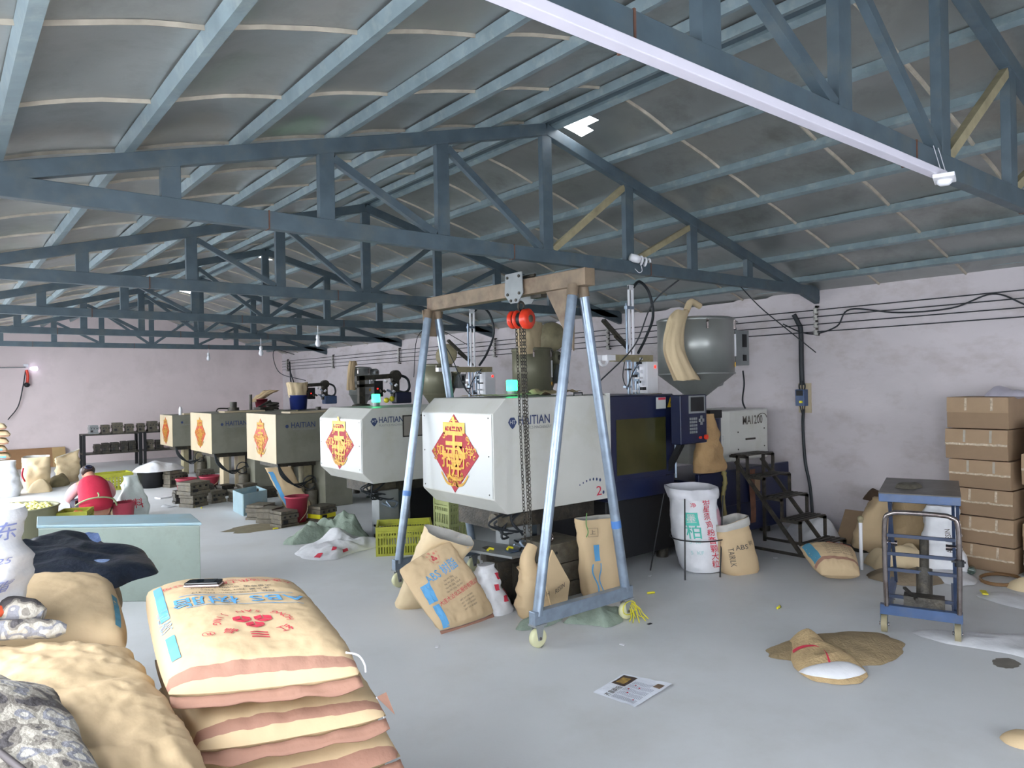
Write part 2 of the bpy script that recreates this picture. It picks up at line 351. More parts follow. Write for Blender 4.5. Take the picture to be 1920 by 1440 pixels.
# ---------------- injection moulding machines ----------------
def onX(x): return lambda yc, zc: (lambda u, v: (x, yc-u, zc+v))      # text on a face looking to -X (u runs to the camera's right = -Y)
def onY(y, xc, zc): return lambda u, v: (xc+u, y, zc+v)
def poster(par, X, yc, zc, w, h, faded):
    X -= .004
    mb = MB(); mb.prism([(X, yc, zc+h), (X, yc-w, zc), (X, yc, zc-h), (X, yc+w, zc)], (.003, 0, 0))
    o = mb.build('poster', M['posor'] if faded else M['posred'], par)
    g = MB(); x2 = X-.002
    fn = lambda u, v: (x2, yc-u, zc+v)
    def dia(k0, k1):
        a = [(0, h*k0), (w*k0, 0), (0, -h*k0), (-w*k0, 0)]; b = [(0, h*k1), (w*k1, 0), (0, -h*k1), (-w*k1, 0)]
        for i in range(4): j = (i+1) % 4; g.add([fn(*a[i]), fn(*a[j]), fn(*b[j]), fn(*b[i])], [(0, 1, 2, 3)])
    lay = lambda q, a, b: (lambda u, v: V(fn(u+a, v+b))-V((.0012*q, 0, 0)))
    put(g, '宝', .38*w/.35, lay(1, 0, .10*h/.33), .010)
    put(g, '招', .19*w/.35, lay(2, -.095, -.05), .010)
    put(g, '财', .19*w/.35, lay(2, .085, -.05), .010)
    put(g, '进', .24*w/.35, lay(3, 0, -.14), .010)
    for ch, a, b in (('吉', 0, .72), ('祥', .62, .04), ('如', -.62, .04), ('意', 0, -.70)):
        put(g, ch, .11*w/.35, lambda u, v: fn(u+a*w, v+b*h), .008)
    rr = random.Random(3)
    for q in range(26):                     # gold scroll work along the rim and corners
        sd = q % 4; t = rr.random(); k = .80+.14*rr.random()
        P4 = [(0, 1), (1, 0), (0, -1), (-1, 0), (0, 1)]
        u = (P4[sd][0]*(1-t)+P4[sd+1][0]*t)*w*k; v = (P4[sd][1]*(1-t)+P4[sd+1][1]*t)*h*k
        r = .018+.012*rr.random(); a0 = rr.random()*6
        pts = [fn(u+r*(1-i/9)*math.cos(a0+i*.75), v+r*(1-i/9)*math.sin(a0+i*.75)) for i in range(8)]
        for i in range(7):
            p, q_ = V(pts[i]), V(pts[i+1]); n = (q_-p).cross(V((1, 0, 0))).normalized()*.0055
            g.add([p-n, q_-n, q_+n, p+n], [(0, 1, 2, 3)])
    for q in range(14):
        a = -PI*(q+.5)/14; c0, s0 = math.cos(a), math.sin(a); b0 = -.52*h
        g.add([fn(.03*c0, b0+.03*s0), fn(.075*c0-.004, b0+.075*s0), fn(.075*c0+.004, b0+.075*s0)], [(0, 1, 2)])
    for sx in (-1, 1):
        pts = crv([(sx*.02, -.27*h/.33, 0), (sx*.12, -.25*h/.33, 0), (sx*.20, -.17*h/.33, 0)], 5)
        for i in range(len(pts)-1): g.add([fn(pts[i].x, pts[i].y-.012), fn(pts[i+1].x, pts[i+1].y-.012), fn(pts[i+1].x, pts[i+1].y+.012), fn(pts[i].x, pts[i].y+.012)], [(0, 1, 2, 3)])
    g.build('gold_characters', M['gold'], par if False else o, fixn=False)
    return o
def hoses(par, pts_list, r=.012, name='hose', m='cable'):
    for pts in pts_list:
        mb = MB(); mb.tube(crv(pts, 6), r, 6); mb.build(name, M[m], par)
def hopper(par, x, y, zb, zc, zt, r, m, lid=None, blower=True, cbox=True, bag=False, r2=.1):
    mb = MB(); mb.lathe([(0, zc), (r, zc), (r+.012, zc), (r+.012, zc+.02), (r, zc+.022), (r, zt-.03), (r+.01, zt-.028), (r+.01, zt), (r-.02, zt+.015), (0, zt+.03 if not lid else zt-.02)], (x, y, 0), 32)
    b = mb.build('hopper_body', m, par)
    mb = MB(); mb.lathe([(r2, zb), (r-.005, zc)], (x, y, 0), 28); mb.build('hopper_cone', m, b)
    for a in (-2.2, -1.2, .3):
        mb = MB(); c0, s0 = math.cos(a), math.sin(a); mb.cb((x+(r+.015)*c0, y+(r+.015)*s0, zt-.07), (.02, .02, .10), a); mb.cyl((x+(r+.01)*c0, y+(r+.01)*s0, zt-.02), (x+(r+.05)*c0, y+(r+.05)*s0, zt-.05), .007, 6); mb.build('clamp', M['chrome'], b)
    mb = MB(); a = -1.05; c0, s0 = math.cos(a), math.sin(a)
    mb.tube([(x+(r+.006)*c0, y+(r+.006)*s0, zc+(zt-zc)*.32), (x+(r+.006)*c0, y+(r+.006)*s0, zc+(zt-zc)*.72)], .013, 8); mb.build('sight_glass', M['whitepl'], b)
    mb = MB(); a = -1.0; c0, s0 = math.cos(a), math.sin(a); mb.cb((x+(r+.004)*c0, y+(r+.004)*s0, zc+(zt-zc)*.17), (.008, r*.25, .05), a); mb.build('label_plate', M['gold'], b)
    if blower:
        mb = MB(); cx, cy, cz = x+r+.04, y-.12, zt-.17*r/.4
        mb.lathe([(0, -.07), (.30*r, -.07), (.34*r, -.05), (.34*r, .05), (.3*r, .07), (0, .07)], (cx, cy, cz), 20, V((.35, -1, 0)))
        mb.tube([(cx, cy, cz-.3*r), (cx+.02, cy+.1, zc+.1), (cx-.06, cy+.1, zc-.08), (x+.1, y+.05, zb+.1)], .06*r/.4, 10)
        mb.build('blower', M['hop2'] if m is M['hop2'] else M['grey'], b)
        mb = MB(); mb.lathe([(0, 0), (.13*r, 0), (.13*r, .01), (0, .01)], V((cx, cy, cz))+V((.35, -1, 0)).normalized()*.07, 14, V((.35, -1, 0))); mb.build('blower_cap', M['iron'], b)
    if cbox:
        mb = MB(); mb.box((x+r+.03, y-.22, zc+.1), (x+r+.03+.62*r, y-.02, zc+.1+.95*r)); k = mb.build('control_box', M['grey'], b, bevel=.005)
        mb = MB(); mb.box((x+r+.30*r+.03, y-.225, zc+.1+.5*r), (x+r+.5*r+.03, y-.219, zc+.1+.85*r)); mb.build('control_display', M['black'], b)
        mb = MB(); mb.box((x+r+.32*r+.03, y-.225, zc+.15), (x+r+.48*r+.03, y-.219, zc+.15+.17*r)); mb.build('control_button', M['black'], b)
    if lid:
        mb = MB(); mb.lathe([(0, 0), (r*.78, 0), (r*.8, .008), (r*.78, .02), (0, .045)], (x+lid[0], y+lid[1], zt+lid[2]), 26, V(lid[3])); mb.build('lid', M['prim'], b)
    return b
def drape_sack(name, pts, w, m, parent=None, seedz=0, th=.0):
    """a limp strip-like paper sack hanging along pts (3d centre line) with width vectors"""
    P = crv(pts, 6); n = len(P)-1
    mb = MB()
    def fn(u, v):
        t = v*n; i = min(int(t), n-1); p = P[i].lerp(P[i+1], t-i); ww = w[0]*(1-v)+w[1]*v
        a = 2*PI*u; k = 1+.30*noise.noise(V((math.cos(a)*2.5, math.sin(a)*2.5, v*3+seedz)))+.12*rdg((math.cos(a), math.sin(a)+seedz, v*.8), 2.2)
        return p+V((math.cos(a)*ww*k, math.sin(a)*ww*.55*k, .02*noise.noise(V((u*6, v*5, seedz)))))
    mb.grid(fn, 40, 24, True, True); return mb.build(name, m, parent)
def robot_white(par, x, y, zb):
    # mast, arm, clamp, stack of pneumatic parts
    mb = MB()
    for dx in (-.028, .028): mb.box((x+dx-.009, y-.01, zb+.42), (x+dx+.009, y+.01, 2.74))
    mb.box((x-.037, y-.012, 2.70), (x+.037, y+.012, 2.75)); mast = mb.build('mast_rail', M['whitepl'], par)
    mb = MB(); mb.cyl((x-.07, y, zb+.45), (x-.07, y, 2.56), .012, 8); mb.box((x-.08, y-.02, 2.5), (x+.03, y+.02, 2.53)); mb.build('mast_cylinder', M['galv'], par)
    mb = MB(); mb.box((x-.30, y-.03, zb+.36), (x+.30, y+.03, zb+.43)); arm = mb.build('cross_arm', M['prim'], par, bevel=.004)
    mb = MB(); mb.box((x-.40, y-.035, zb+.37), (x-.28, y+.035, zb+.425)); mb.tube([(x-.42+.055*math.cos(a), y, zb+.37+.05*math.sin(a)) for a in [PI+i*PI/8 for i in range(9)]], .014, 8); mb.box((x-.56, y-.03, zb+.37), (x-.47, y+.03, zb+.42)); mb.build('gripper_clamp', M['whitepl'], arm)
    mb = MB(); mb.box((x+.13, y-.09, zb+.03), (x+.30, y+.09, zb+.36)); hb = mb.build('valve_box', M['whitepl'], par, bevel=.006)
    mb = MB(); mb.box((x+.24, y-.095, zb+.29), (x+.265, y-.089, zb+.32)); mb.build('red_indicator', mat('red led', 'ff2a20', .4, emit=3, var=0), hb)
    rr = random.Random(int(y*10))
    for i in range(16):
        mb = MB(); px, pz = x+rr.uniform(-.10, .12), zb+.06+i*.022; mb.cb((px, y+rr.uniform(-.05, .02), pz), (rr.uniform(.03, .07), .05, rr.uniform(.015, .035)), rr.uniform(-.3, .3))
        mb.build('pneumatic_fitting', [M['whitepl'], M['black'], M['galv']][i % 3], par)
    for i in range(4):
        mb = MB(); dx = (-.07, -.02, .04, .09)[i]; mb.cyl((x+dx, y-.01, zb), (x+dx, y-.01, zb+.38), .008 if i % 2 else .013, 8); mb.build('guide_rod', M['galv'], par)
    mb = MB(); mb.bar((x-.02, y+.03, zb+.5), (x-.35, y+.06, zb+.78), .05, .03); mb.bar((x+.04, y+.03, zb+.45), (x-.22, y+.03, zb+.62), .02, .02); mb.build('energy_chain', M['iron'], par)
    hoses(par, [[(x+.03, y, 2.72), (x+.16, y+.02, 2.80), (x+.32, y+.03, 2.70), (x+.38, y+.03, 2.45), (x+.26, y+.03, zb+.62), (x+.12, y+.02, zb+.45)]], .016)
    hoses(par, [[(x-.1, y, zb+.4), (x-.14, y, zb+.2), (x-.06, y, zb+.05)], [(x+.1, y-.05, zb+.4), (x-.05, y-.06, zb+.25), (x-.1, y-.03, zb+.1)]], .006)
    mb = MB(); mb.box((x-.16, y-.12, zb-.02), (x+.32, y+.12, zb+.03)); mb.build('robot_foot', M['prim'], par)
def robot_dark(par, x, y, zb, s=1):
    mb = MB(); mb.bar((x-.32*s, y, zb+.46*s), (x+.42*s, y, zb+.50*s), .08, .075*s); mb.bar((x-.32*s, y-.01, zb+.34*s), (x+.05*s, y-.01, zb+.35*s), .06, .05*s); a = mb.build('cross_arm', M['iron'], par, bevel=.004)
    mb = MB(); mb.box((x-.28*s, y-.04, zb), (x-.18*s, y+.04, zb+.5*s)); mb.lathe([(0, 0), (.16*s, 0), (.14*s, .04), (.05*s, .06)], (x-.23*s, y, zb), 12); mb.build('post', M['iron'], par)
    mb = MB(); mb.cyl((x+.40*s, y-.05, zb+.50*s), (x+.40*s, y+.05, zb+.5*s), .09*s, 14); mb.box((x+.33*s, y-.04, zb+.14*s), (x+.45*s, y+.04, zb+.48*s)); mb.build('knuckle', M['iron'], par)
    mb = MB(); mb.box((x+.36*s, y-.08, zb+.04*s), (x+.66*s, y+.08, zb+.23*s)); mb.build('motor_box', M['tblue'] if s < 1 else M['navy'], par, bevel=.02)
    hoses(par, [[(x+.45*s, y, zb+.52*s), (x+.62*s, y, zb+.45*s), (x+.66*s, y, zb+.30*s), (x+.58*s, y, zb+.22*s), (x+.42*s, y, zb+.25*s)]], .022*s)
    mb = MB(); mb.box((x-.02*s, y-.05, zb+.16*s), (x+.14*s, y+.05, zb+.42*s)); c_ = mb.build('control_box', M['black'], par, bevel=.004)
    mb = MB(); mb.box((x+.03*s, y-.056, zb+.28*s), (x+.05*s, y-.05, zb+.3*s)); mb.build('red_indicator', mat('red led', 'ff2a20', .4, emit=3, var=0), c_)
    rr = random.Random(5)
    for i in range(9):
        mb = MB(); mb.cb((x+rr.uniform(.1, .4)*s, y-.05, zb+rr.uniform(.2, .42)*s), (.05*s, .05, .03*s), rr.uniform(0, 1), (rr.uniform(-1, 1), .3)); mb.build('pneumatic_fitting', [M['galv'], M['iron'], M['whitepl']][i % 3], par)
LB = ['white octagonal-nosed moulding machine nearest the camera, under the gantry, with gold poster',
      'second moulding machine from the right, white chamfered nose and dark-framed window',
      'olive grey moulding machine just left of the white ones, poster glaring white in the light',
      'second moulding machine from the far end, olive grey side and cream end panel',
      'farthest moulding machine, smallest in view at the back of the row']
X0s = [3.41, 3.65, 3.705, 3.645, 3.72]; YS = [4.5, 7.2, 9.9, 12.7, 15.6]; WD = [1.05, 1.1, 1.2, 1.27, 1.0]
ZT = [1.64, 1.512, 1.385, 1.344, 1.244]; ZBt = [.713, .672, .70, .666, .62]
for k in range(5):
    x0, y0, W_, zt, zb = X0s[k], YS[k], WD[k], ZT[k], ZBt[k]; y1 = y0+W_
    m = thing('moulding_machine', LB[k], 'machine', (x0, y0, 0), 'injection moulding machines in a row')
    xe = x0+(1.30 if k < 2 else 1.5)
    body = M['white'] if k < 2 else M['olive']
    mb = MB(); c1 = .13; c2 = .125
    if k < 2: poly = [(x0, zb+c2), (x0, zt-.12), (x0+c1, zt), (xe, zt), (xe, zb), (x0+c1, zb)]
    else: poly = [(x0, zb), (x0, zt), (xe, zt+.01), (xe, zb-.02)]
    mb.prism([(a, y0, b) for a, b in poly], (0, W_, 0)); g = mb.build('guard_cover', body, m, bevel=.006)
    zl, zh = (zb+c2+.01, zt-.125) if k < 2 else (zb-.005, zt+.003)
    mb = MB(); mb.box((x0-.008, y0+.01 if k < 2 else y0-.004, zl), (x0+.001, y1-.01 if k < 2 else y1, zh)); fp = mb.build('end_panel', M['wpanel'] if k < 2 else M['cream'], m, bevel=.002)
    if k < 2:
        for yy in (y0+.05, (y0+y1)/2, y1-.05):
            for zz in (zl+.03, (zl+zh)/2, zh-.03):
                if yy == (y0+y1)/2 and zz == (zl+zh)/2: continue
                mb = MB(); mb.cyl((x0-.011, yy, zz), (x0-.007, yy, zz), .006, 8); mb.build('screw', M['iron'], fp)
    PC = [(5.03, 1.178, .35, .33), (7.755, 1.10, .375, .295), (10.49, 1.035, .30, .285), (13.36, .99, .33, .265), (16.12, .925, .30, .28)][k]
    poster(m, x0-.008, *PC, k >= 2)
    # lettering
    lx, lz, ls = [(3.605, 1.445, .105), (3.80, 1.365, .095), (3.86, 1.215, .11), (3.815, 1.155, .11), (3.9, 1.10, .07)][k]; ly = y0-.003
    lt = MB(); fn = lambda u, v: (u, ly, v)
    n = 14 if k > 1 else 4; rad = .036 if k > 1 else .045
    if k == 0 or k == 1: lt.add([fn(lx+a, lz+b) for a, b in ((-.03, .025), (-.02, .038), (.02, .038), (.045, .0), (.02, -.038), (0, -.055), (-.02, -.038), (-.045, 0))], [tuple(range(8))])
    else: lt.add([fn(lx+.024*math.cos(2*PI*i/n), lz+.024*math.sin(2*PI*i/n)) for i in range(n)], [tuple(range(n))])
    if k < 4: put(lt, 'HAITIAN', ls, lambda u, v: (lx+.05+ls*1.72+u, ly, lz+.01+v), .012, sx=.85)
    lt.build('brand_lettering', M['inkb'], m, fixn=False)
    if k < 2:
        lt = MB(); put(lt, 'HT', .045, lambda u, v: (lx+u, ly-.002, lz+v), .01); lt.build('badge_letters', M['wpanel'], m, fixn=False)
    lt = MB(); put(lt, 'PLASTICS MACHINERY', .034, lambda u, v: (lx+.05+ls*1.9+u, ly, lz-.05+v)); lt.build('small_lettering', M['grey'], m, fixn=False)
    if k == 0:
        dc = MB()
        for i in range(7):
            a = i/6; cx = 4.34+.25*a; cz = .868+.035*math.sin(a*PI*.8)+.0*a; r = .006+.006*a
            dc.add([(cx+r*math.cos(t), ly, cz+r*1.3*math.sin(t)) for t in [2*PI*j/10 for j in range(10)]], [tuple(range(10))])
        dc.add([(4.63+.013*math.cos(t), ly, .775+.016*math.sin(t)) for t in [2*PI*j/10 for j in range(10)]], [tuple(range(10))])
        dc.build('dotted_decal', M['inkb'], m, fixn=False)
        dc = MB(); put(dc, '2', .12, lambda u, v: (4.575+u, ly, .79+v), sx=1.3); dc.build('number_decal', M['red'], m, fixn=False)
        for xx in (4.37, ):
            mb = MB(); mb.tube([(xx-.05, y0+.03, zt), (xx-.05, y0+.03, zt+.025), (xx+.05, y0+.03, zt+.025), (xx+.05, y0+.03, zt)], .007, 6); mb.build('lift_handle', M['black'], m)
    if k == 1:
        mb = MB(); mb.box((4.16, ly-.004, 1.17), (4.62, ly+.001, 1.42)); wf = mb.build('window_frame', M['iron'], m)
        mb = MB(); mb.box((4.175, ly-.007, 1.185), (4.605, ly-.003, 1.405)); mb.build('window_pane', mat('dusty grey acrylic', '8b857e', .35, var=.05), wf)
    mb = MB(); mb.box((xe-.02, y0-.012, zb+.02), (xe+.015, y0+.02, zt+.015)); mb.build('edge_trim', M['prim'] if k else M['white'], m)
    # middle door section
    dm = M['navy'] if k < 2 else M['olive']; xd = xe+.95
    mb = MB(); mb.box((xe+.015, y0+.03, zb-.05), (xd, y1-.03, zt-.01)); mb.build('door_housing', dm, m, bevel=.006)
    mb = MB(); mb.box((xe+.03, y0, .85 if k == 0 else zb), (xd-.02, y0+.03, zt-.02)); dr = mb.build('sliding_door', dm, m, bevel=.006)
    mb = MB(); mb.box((xe+.10, y0-.006, zb+.19), (xd-.16, y0+.002, zt-.23)); mb.build('door_window', mat('smoked dirty door glass', '37361f', .12, var=.35, vs=3), dr)
    mb = MB(); mb.tube([(xd-.05, y0-.03, zb+.1), (xd-.05, y0-.03, zb+.42)], .011, 8); mb.build('door_handle', M['galv'], dr)
    if k == 0:
        mb = MB(); mb.box((5.37, y0-.004, 1.49), (5.51, y0, 1.60)); s_ = mb.build('warning_sign', M['wpanel'], dr)
        mb = MB(); mb.box((5.40, y0-.006, 1.575), (5.505, y0-.004, 1.597)); lt_ = mb.build('sign_stripe', M['red'], dr)
        mb = MB(); mb.add([(5.53, y0-.004, 1.50), (5.625, y0-.004, 1.50), (5.578, y0-.004, 1.60)], [(0, 1, 2)]); mb.build('warning_triangle', mat('warning yellow', 'd6b32a', .5), dr)
        mb = MB(); put(mb, '!', .06, lambda u, v: (5.578+u, y0-.006, 1.535+v), .006); mb.build('warning_mark', M['black'], dr)
    # control panel on its arm
    cx = xd-.2
    cz = zt-.52+.03
    mb = MB(); mb.box((cx, y0-.22, cz), (cx+.40, y0-.10, zt-.02)); cp = mb.build('control_panel', M['navy'] if k < 2 else M['grey'], m, bevel=.01)
    mb = MB(); mb.box((cx+.12, y0-.225, cz+.29), (cx+.37, y0-.219, cz+.46)); mb.build('screen_bezel', M['grey'], cp)
    mb = MB(); mb.box((cx+.145, y0-.229, cz+.31), (cx+.345, y0-.224, cz+.445)); mb.build('screen', M['black'], cp)
    mb = MB()
    for i in range(4):
        for j in range(5):
            mb.box((cx+.13+i*.03, y0-.226, cz+.10+j*.032), (cx+.15+i*.03, y0-.22, cz+.122+j*.032))
    for a in range(4): mb.cb((cx+.31+.025*math.cos(a*PI/2), y0-.223, cz+.22+.03*math.sin(a*PI/2)), (.03, .006, .03))
    mb.build('keypad', M['grey'], cp)
    for i, c_ in enumerate(('red', 'red')):
        mb = MB(); mb.cyl((cx+.28+.09*i, y0-.24, cz+.055), (cx+.28+.09*i, y0-.22, cz+.055), .012+.012*i, 12); mb.build('push_button', M['orange'], cp)
    mb = MB(); mb.bar((cx+.1, y0-.14, cz), (cx+.1, y0+.05, cz-.3), .05, .05); mb.build('panel_arm', M['black'], m)
    # injection unit cover
    za, zc_ = zb+.15, zt-.22
    if k == 0: pl = [(6.70, 4.6), (7.42, 4.6), (7.56, 4.68), (7.60, 5.3), (6.22, 5.3), (6.22, 4.78)]
    else: pl = [(xd+.9, y0+.1), (7.5, y0+.1), (7.5, y1-.1), (xd+.5, y1-.1), (xd+.5, y0+.28)]
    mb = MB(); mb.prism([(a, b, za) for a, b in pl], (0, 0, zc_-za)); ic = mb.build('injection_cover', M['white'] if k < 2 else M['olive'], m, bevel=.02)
    if k == 0:
        mb = MB(); put(mb, 'MA1200', .135, lambda u, v: (7.13+u, 4.596, 1.30+v), .01, sx=.85); mb.build('model_lettering', M['ink'], m, fixn=False)
        mb = MB(); mb.tube([(7.32+.09*math.cos(t), 4.595, 1.32+.05*math.sin(t)) for t in [PI*j/10 for j in range(11)]], .004, 5); mb.build('curved_decal', M['ink'], m)
        mb = MB(); mb.box((6.99, 4.588, 1.085), (7.17, 4.60, 1.105)); mb.build('cover_slot', M['iron'], m)
        for a, b in ((6.85, 1.18), (6.85, .99), (7.36, 1.2), (7.36, 1.0)):
            mb = MB(); mb.cyl((a, 4.594, b), (a, 4.60, b), .008, 8); mb.build('screw', M['iron'], ic)
        mb = MB(); mb.cyl((6.32, 4.60, .86), (6.32, 4.60, 1.36), .13, 20); mt = mb.build('hydraulic_motor', M['navy'], m)
        mb = MB(); put(mb, 'SIGI', .12, lambda u, v: (6.36+.128*math.sin(-v*4)+.02, 4.60-.133*math.cos(v*4), 1.08+u), .012, .02); mb.build('motor_lettering', M['wpanel'], mt, fixn=False)
        mb = MB(); mb.box((6.22, 4.5, 1.36), (6.42, 4.7, 1.44)); mb.cyl((6.2, 4.62, 1.40), (6.12, 4.6, 1.43), .03); mb.build('motor_cap', M['black'], m)
    # base
    mb = MB(); mb.box((xe+.05, y0+.10, .10), (xd+.3, y1-.05, zb)); mb.build('base_frame', M['black'] if k < 2 else M['olive'], m, bevel=.01)
    mb = MB(); mb.box((xd+.3, y0+.05, .09), (7.72, y1-.05, .73 if k == 0 else .55)); mb.build('rear_base', M['navy'] if k < 2 else M['olive'], m, bevel=.012)
    if k == 0:
        mb = MB(); mb.box((xd+.35, y0, .42), (7.70, y0+.05, .80)); mb.build('oil_tank', M['navy'], m, bevel=.01)
        mb = MB(); mb.box((7.0, y0-.003, .52), (7.10, y0+.004, .66)); mb.build('paper_label', M['card'], m)
    for xx in (xe+.2, xd, 7.5):
        for yy in (y0+.2, y1-.2):
            mb = MB(); mb.cyl((xx, yy, 0), (xx, yy, .10), .06, 12); mb.build('foot', M['iron'], m)
    if k < 2:
        L = [(3.72, 3.98, .0, .55), (4.02, 4.12, 0, .7), (4.25, 4.68, .05, .69)]
        dx = x0-3.41
        for i, (a, b, z0, z1) in enumerate(L):
            mb = MB(); mb.box((a+dx, y0+.22+.1*i, z0), (b+dx, y0+.40+.1*i if i < 2 else y1-.15, z1)); mb.build('support_leg', [M['grey'], M['steel'], M['black']][i], m, bevel=.006)
        mb = MB(); mb.box((3.65+dx, y0+.25, .53), (xe+.1, y1-.2, .69)); mb.build('clamp_bed', M['iron'], m)
        mb = MB(); mb.cyl((3.62+dx, y0+.3, .60), (3.95+dx, y0+.3, .60), .07, 14); mb.cyl((3.75+dx, y0+.3, .52), (3.75+dx, y0+.3, .40), .03); mb.build('toggle_cylinder', M['iron2'], m)
        rr = random.Random(k)
        hoses(m, [[(3.55+dx+rr.uniform(0, .5), y0+.25, .70), (3.5+dx+rr.uniform(0, .3), y0+.2+rr.uniform(0, .1), .60), (3.55+dx+rr.uniform(0, .4), y0+.22, .42+rr.uniform(0, .1)), (3.8+dx+rr.uniform(0, .2), y0+.25, .50)] for _ in range(7)], .010)
        mb = MB(); mb.tube(crv([(3.72+dx, y0+.15, .42), (3.85+dx, y0+.12, .36), (3.92+dx, y0+.15, .41), (3.78+dx, y0+.14, .44), (3.80+dx, y0+.1, .38)], 6), .012, 6); mb.build('hose_coil', M['galv'], m)
    else:
        mb = MB(); mb.box((x0+.72, y0+.02, .0), (x0+1.15, y1-.3, zb)); mb.build('bed_cabinet', M['olive'], m, bevel=.004)
        for a, w_ in ((.30, .10), (.56, .12)):
            mb = MB(); mb.box((x0+a, y0+.4, 0), (x0+a+w_, y0+.62, zb)); mb.build('tie_column', M['cream'] if k == 3 else M['prim'], m, bevel=.004)
        mb = MB(); mb.box((x0+.15, y0+.35, zb-.10), (xe, y1-.1, zb)); mb.build('clamp_bed', M['iron'], m)
        mb = MB(); mb.cyl((x0+.62, y0+.3, .0), (x0+.62, y0+.3, .24), .09, 14); mb.cyl((x0+.62, y0+.3, .24), (x0+.62, y0+.3, .34), .05, 12); mb.build('oil_pump', M['iron2'], m)
        hoses(m, [[(x0+.12, y0+.3, zb-.02), (x0+.14+.02*i, y0+.22, zb-.2), (x0+.3+.03*i, y0+.2, zb-.33-.02*i), (x0+.55, y0+.25, zb-.32), (x0+.66, y0+.3, zb-.28)] for i in range(4)], .008)
        hoses(m, [[(x0+.58+.1*math.cos(t), y0+.24, .36+.1*math.sin(t)) for t in [j*.8 for j in range(8)]]], .010)
        mb = MB(); mb.box((x0+.25, y0+.1, zt+.005), (x0+.95, y0+.45, zt+.03)); mb.build('top_plate', M['cream'], m)
    # toppings
    yc = (y0+y1)/2
    if k == 0:
        hopper(m, 6.66, 5.0, 1.57, 1.82, 2.43, .42, M['hop'])
        robot_white(m, 5.60, 5.0, 1.60)
        hoses(m, [[(7.42, 4.9, 1.86), (7.44, 4.9, 1.70), (7.25, 4.8, 1.52), (7.3, 4.8, 1.42)]], .01)
    if k == 1:
        hopper(m, 6.59, 7.75, 1.45, 1.65, 2.24, .285, M['hop2'], lid=(.36, 0, .18, (-.75, -.55, .25)))
        robot_white(m, 5.56, 7.75, 1.56)
    if k == 2:
        hopper(m, 6.77, 10.5, 1.38, 1.60, 2.11, .255, M['hop2'], lid=(.2, 0, .17, (-.8, -.5, .2)))
        robot_dark(m, 5.55, 10.5, 1.43)
    if k == 3:
        hopper(m, 6.72, 13.3, 1.36, 1.60, 2.14, .225, M['hop'], blower=True, cbox=False)
        robot_dark(m, 5.62, 13.3, 1.40, .85)
    if k < 2:
        lx_, ly_, lz_ = [(4.17, 5.2, 1.64), (4.20, 7.9, 1.512)][k]
        mb = MB(); mb.cyl((lx_, ly_, lz_), (lx_, ly_, lz_+.05), .045, 16); lp = mb.build('signal_lamp', M['grey'], m)
        mb = MB(); mb.lathe([(0, .05), (.05, .05), (.052, .06), (.052, .145), (.045, .15), (0, .152)], (lx_, ly_, lz_), 20); mb.build('green_lens', mat('lit green lens', '35ff9a', .4, emit=5, var=0), lp)
# bits lying on the machines
o = drape_sack('paper_sack', [(6.22, 4.84, 2.50), (6.10, 4.82, 2.36), (6.04, 4.80, 2.08), (6.16, 4.74, 1.76)], (.10, .15), M['kraft2'], None, 2)
tag(o, 'limp brown paper sack hanging over the side of the largest grey hopper', 'sack')
mb = MB(); mb.tube(crv([(6.25, 4.8, 2.50), (6.33, 4.8, 2.60), (6.48, 4.8, 2.56)], 5), .035, 8); tag(mb.build('twisted_rag', M['kraft2']), 'twisted pale rag end over the rim of the largest grey hopper', 'rag')
o = drape_sack('paper_sack', [(6.42, 7.6, 2.16), (6.44, 7.62, 2.4), (6.50, 7.7, 2.62)], (.16, .19), M['kraft2'], None, 5)
tag(o, 'printed paper sack standing up out of the hopper behind the hoist chains', 'sack')
pm = MB()
for i in range(5): pm.box((6.40, 7.468-.01*i, 2.42-i*.03), (6.56-.01*i, 7.47, 2.43-i*.03))
o = drape_sack('paper_sack', [(6.55, 13.2, 2.19), (6.49, 13.15, 2.26), (6.42, 13.1, 1.95), (6.42, 13.1, 1.7)], (.06, .08), M['kraft'], None, 8)
tag(o, 'brown sack draped down the left side of the slim grey hopper', 'sack')
mb = MB(); mb.lathe([(0, 0), (.15, 0), (.17, .26), (.178, .26), (.178, .275), (.165, .275), (.14, .03), (0, .03)], (5.42, 13.3, 1.344), 20)
tag(mb.build('drum', mat('blue plastic drum', '2c3a7c', .4, var=.1)), 'blue plastic drum standing on a far machine with a paper sack stuffed inside', 'drum')
o = drape_sack('paper_sack', [(5.42, 13.3, 1.40), (5.42, 13.3, 1.62), (5.40, 13.3, 1.86)], (.12, .19), M['kraft2'], None, 11)
tag(o, 'crumpled paper sack stuffed into the blue drum on the far machine', 'sack')
mb = MB(); mb.lathe([(0, 0), (.10, 0), (.13, .27), (.14, .27), (.14, .28), (.10, .03), (0, .03)], (5.66, 16.0, 1.25), 18)
tag(mb.build('bucket', M['bucket']), 'red bucket on top of the farthest machines with a brown sack leaning in it', 'bucket')
o = drape_sack('paper_sack', [(5.5, 16, 1.46), (5.7, 16, 1.6), (5.9, 16, 1.72)], (.10, .15), M['kraft'], None, 12)
tag(o, 'brown paper sack poking up out of the red bucket on the farthest machines', 'sack')
mb = MB(); mb.lathe([(0, 0), (.035, 0), (.035, .12), (.02, .15), (.02, .17), (0, .17)], (3.95, 15.9, 1.245), 14)
tag(mb.build('bottle', M['whitepl']), 'small white bottle standing on top of the farthest machine', 'bottle')
rr = random.Random(9)
NM = ['black cylindrical part standing on the second farthest machine', 'short dark pole standing on the second farthest machine', 'grimy metal bracket lying on the second farthest machine', 'dark coiled fitting lying on the second farthest machine', 'small black can on the edge of the olive grey machine']
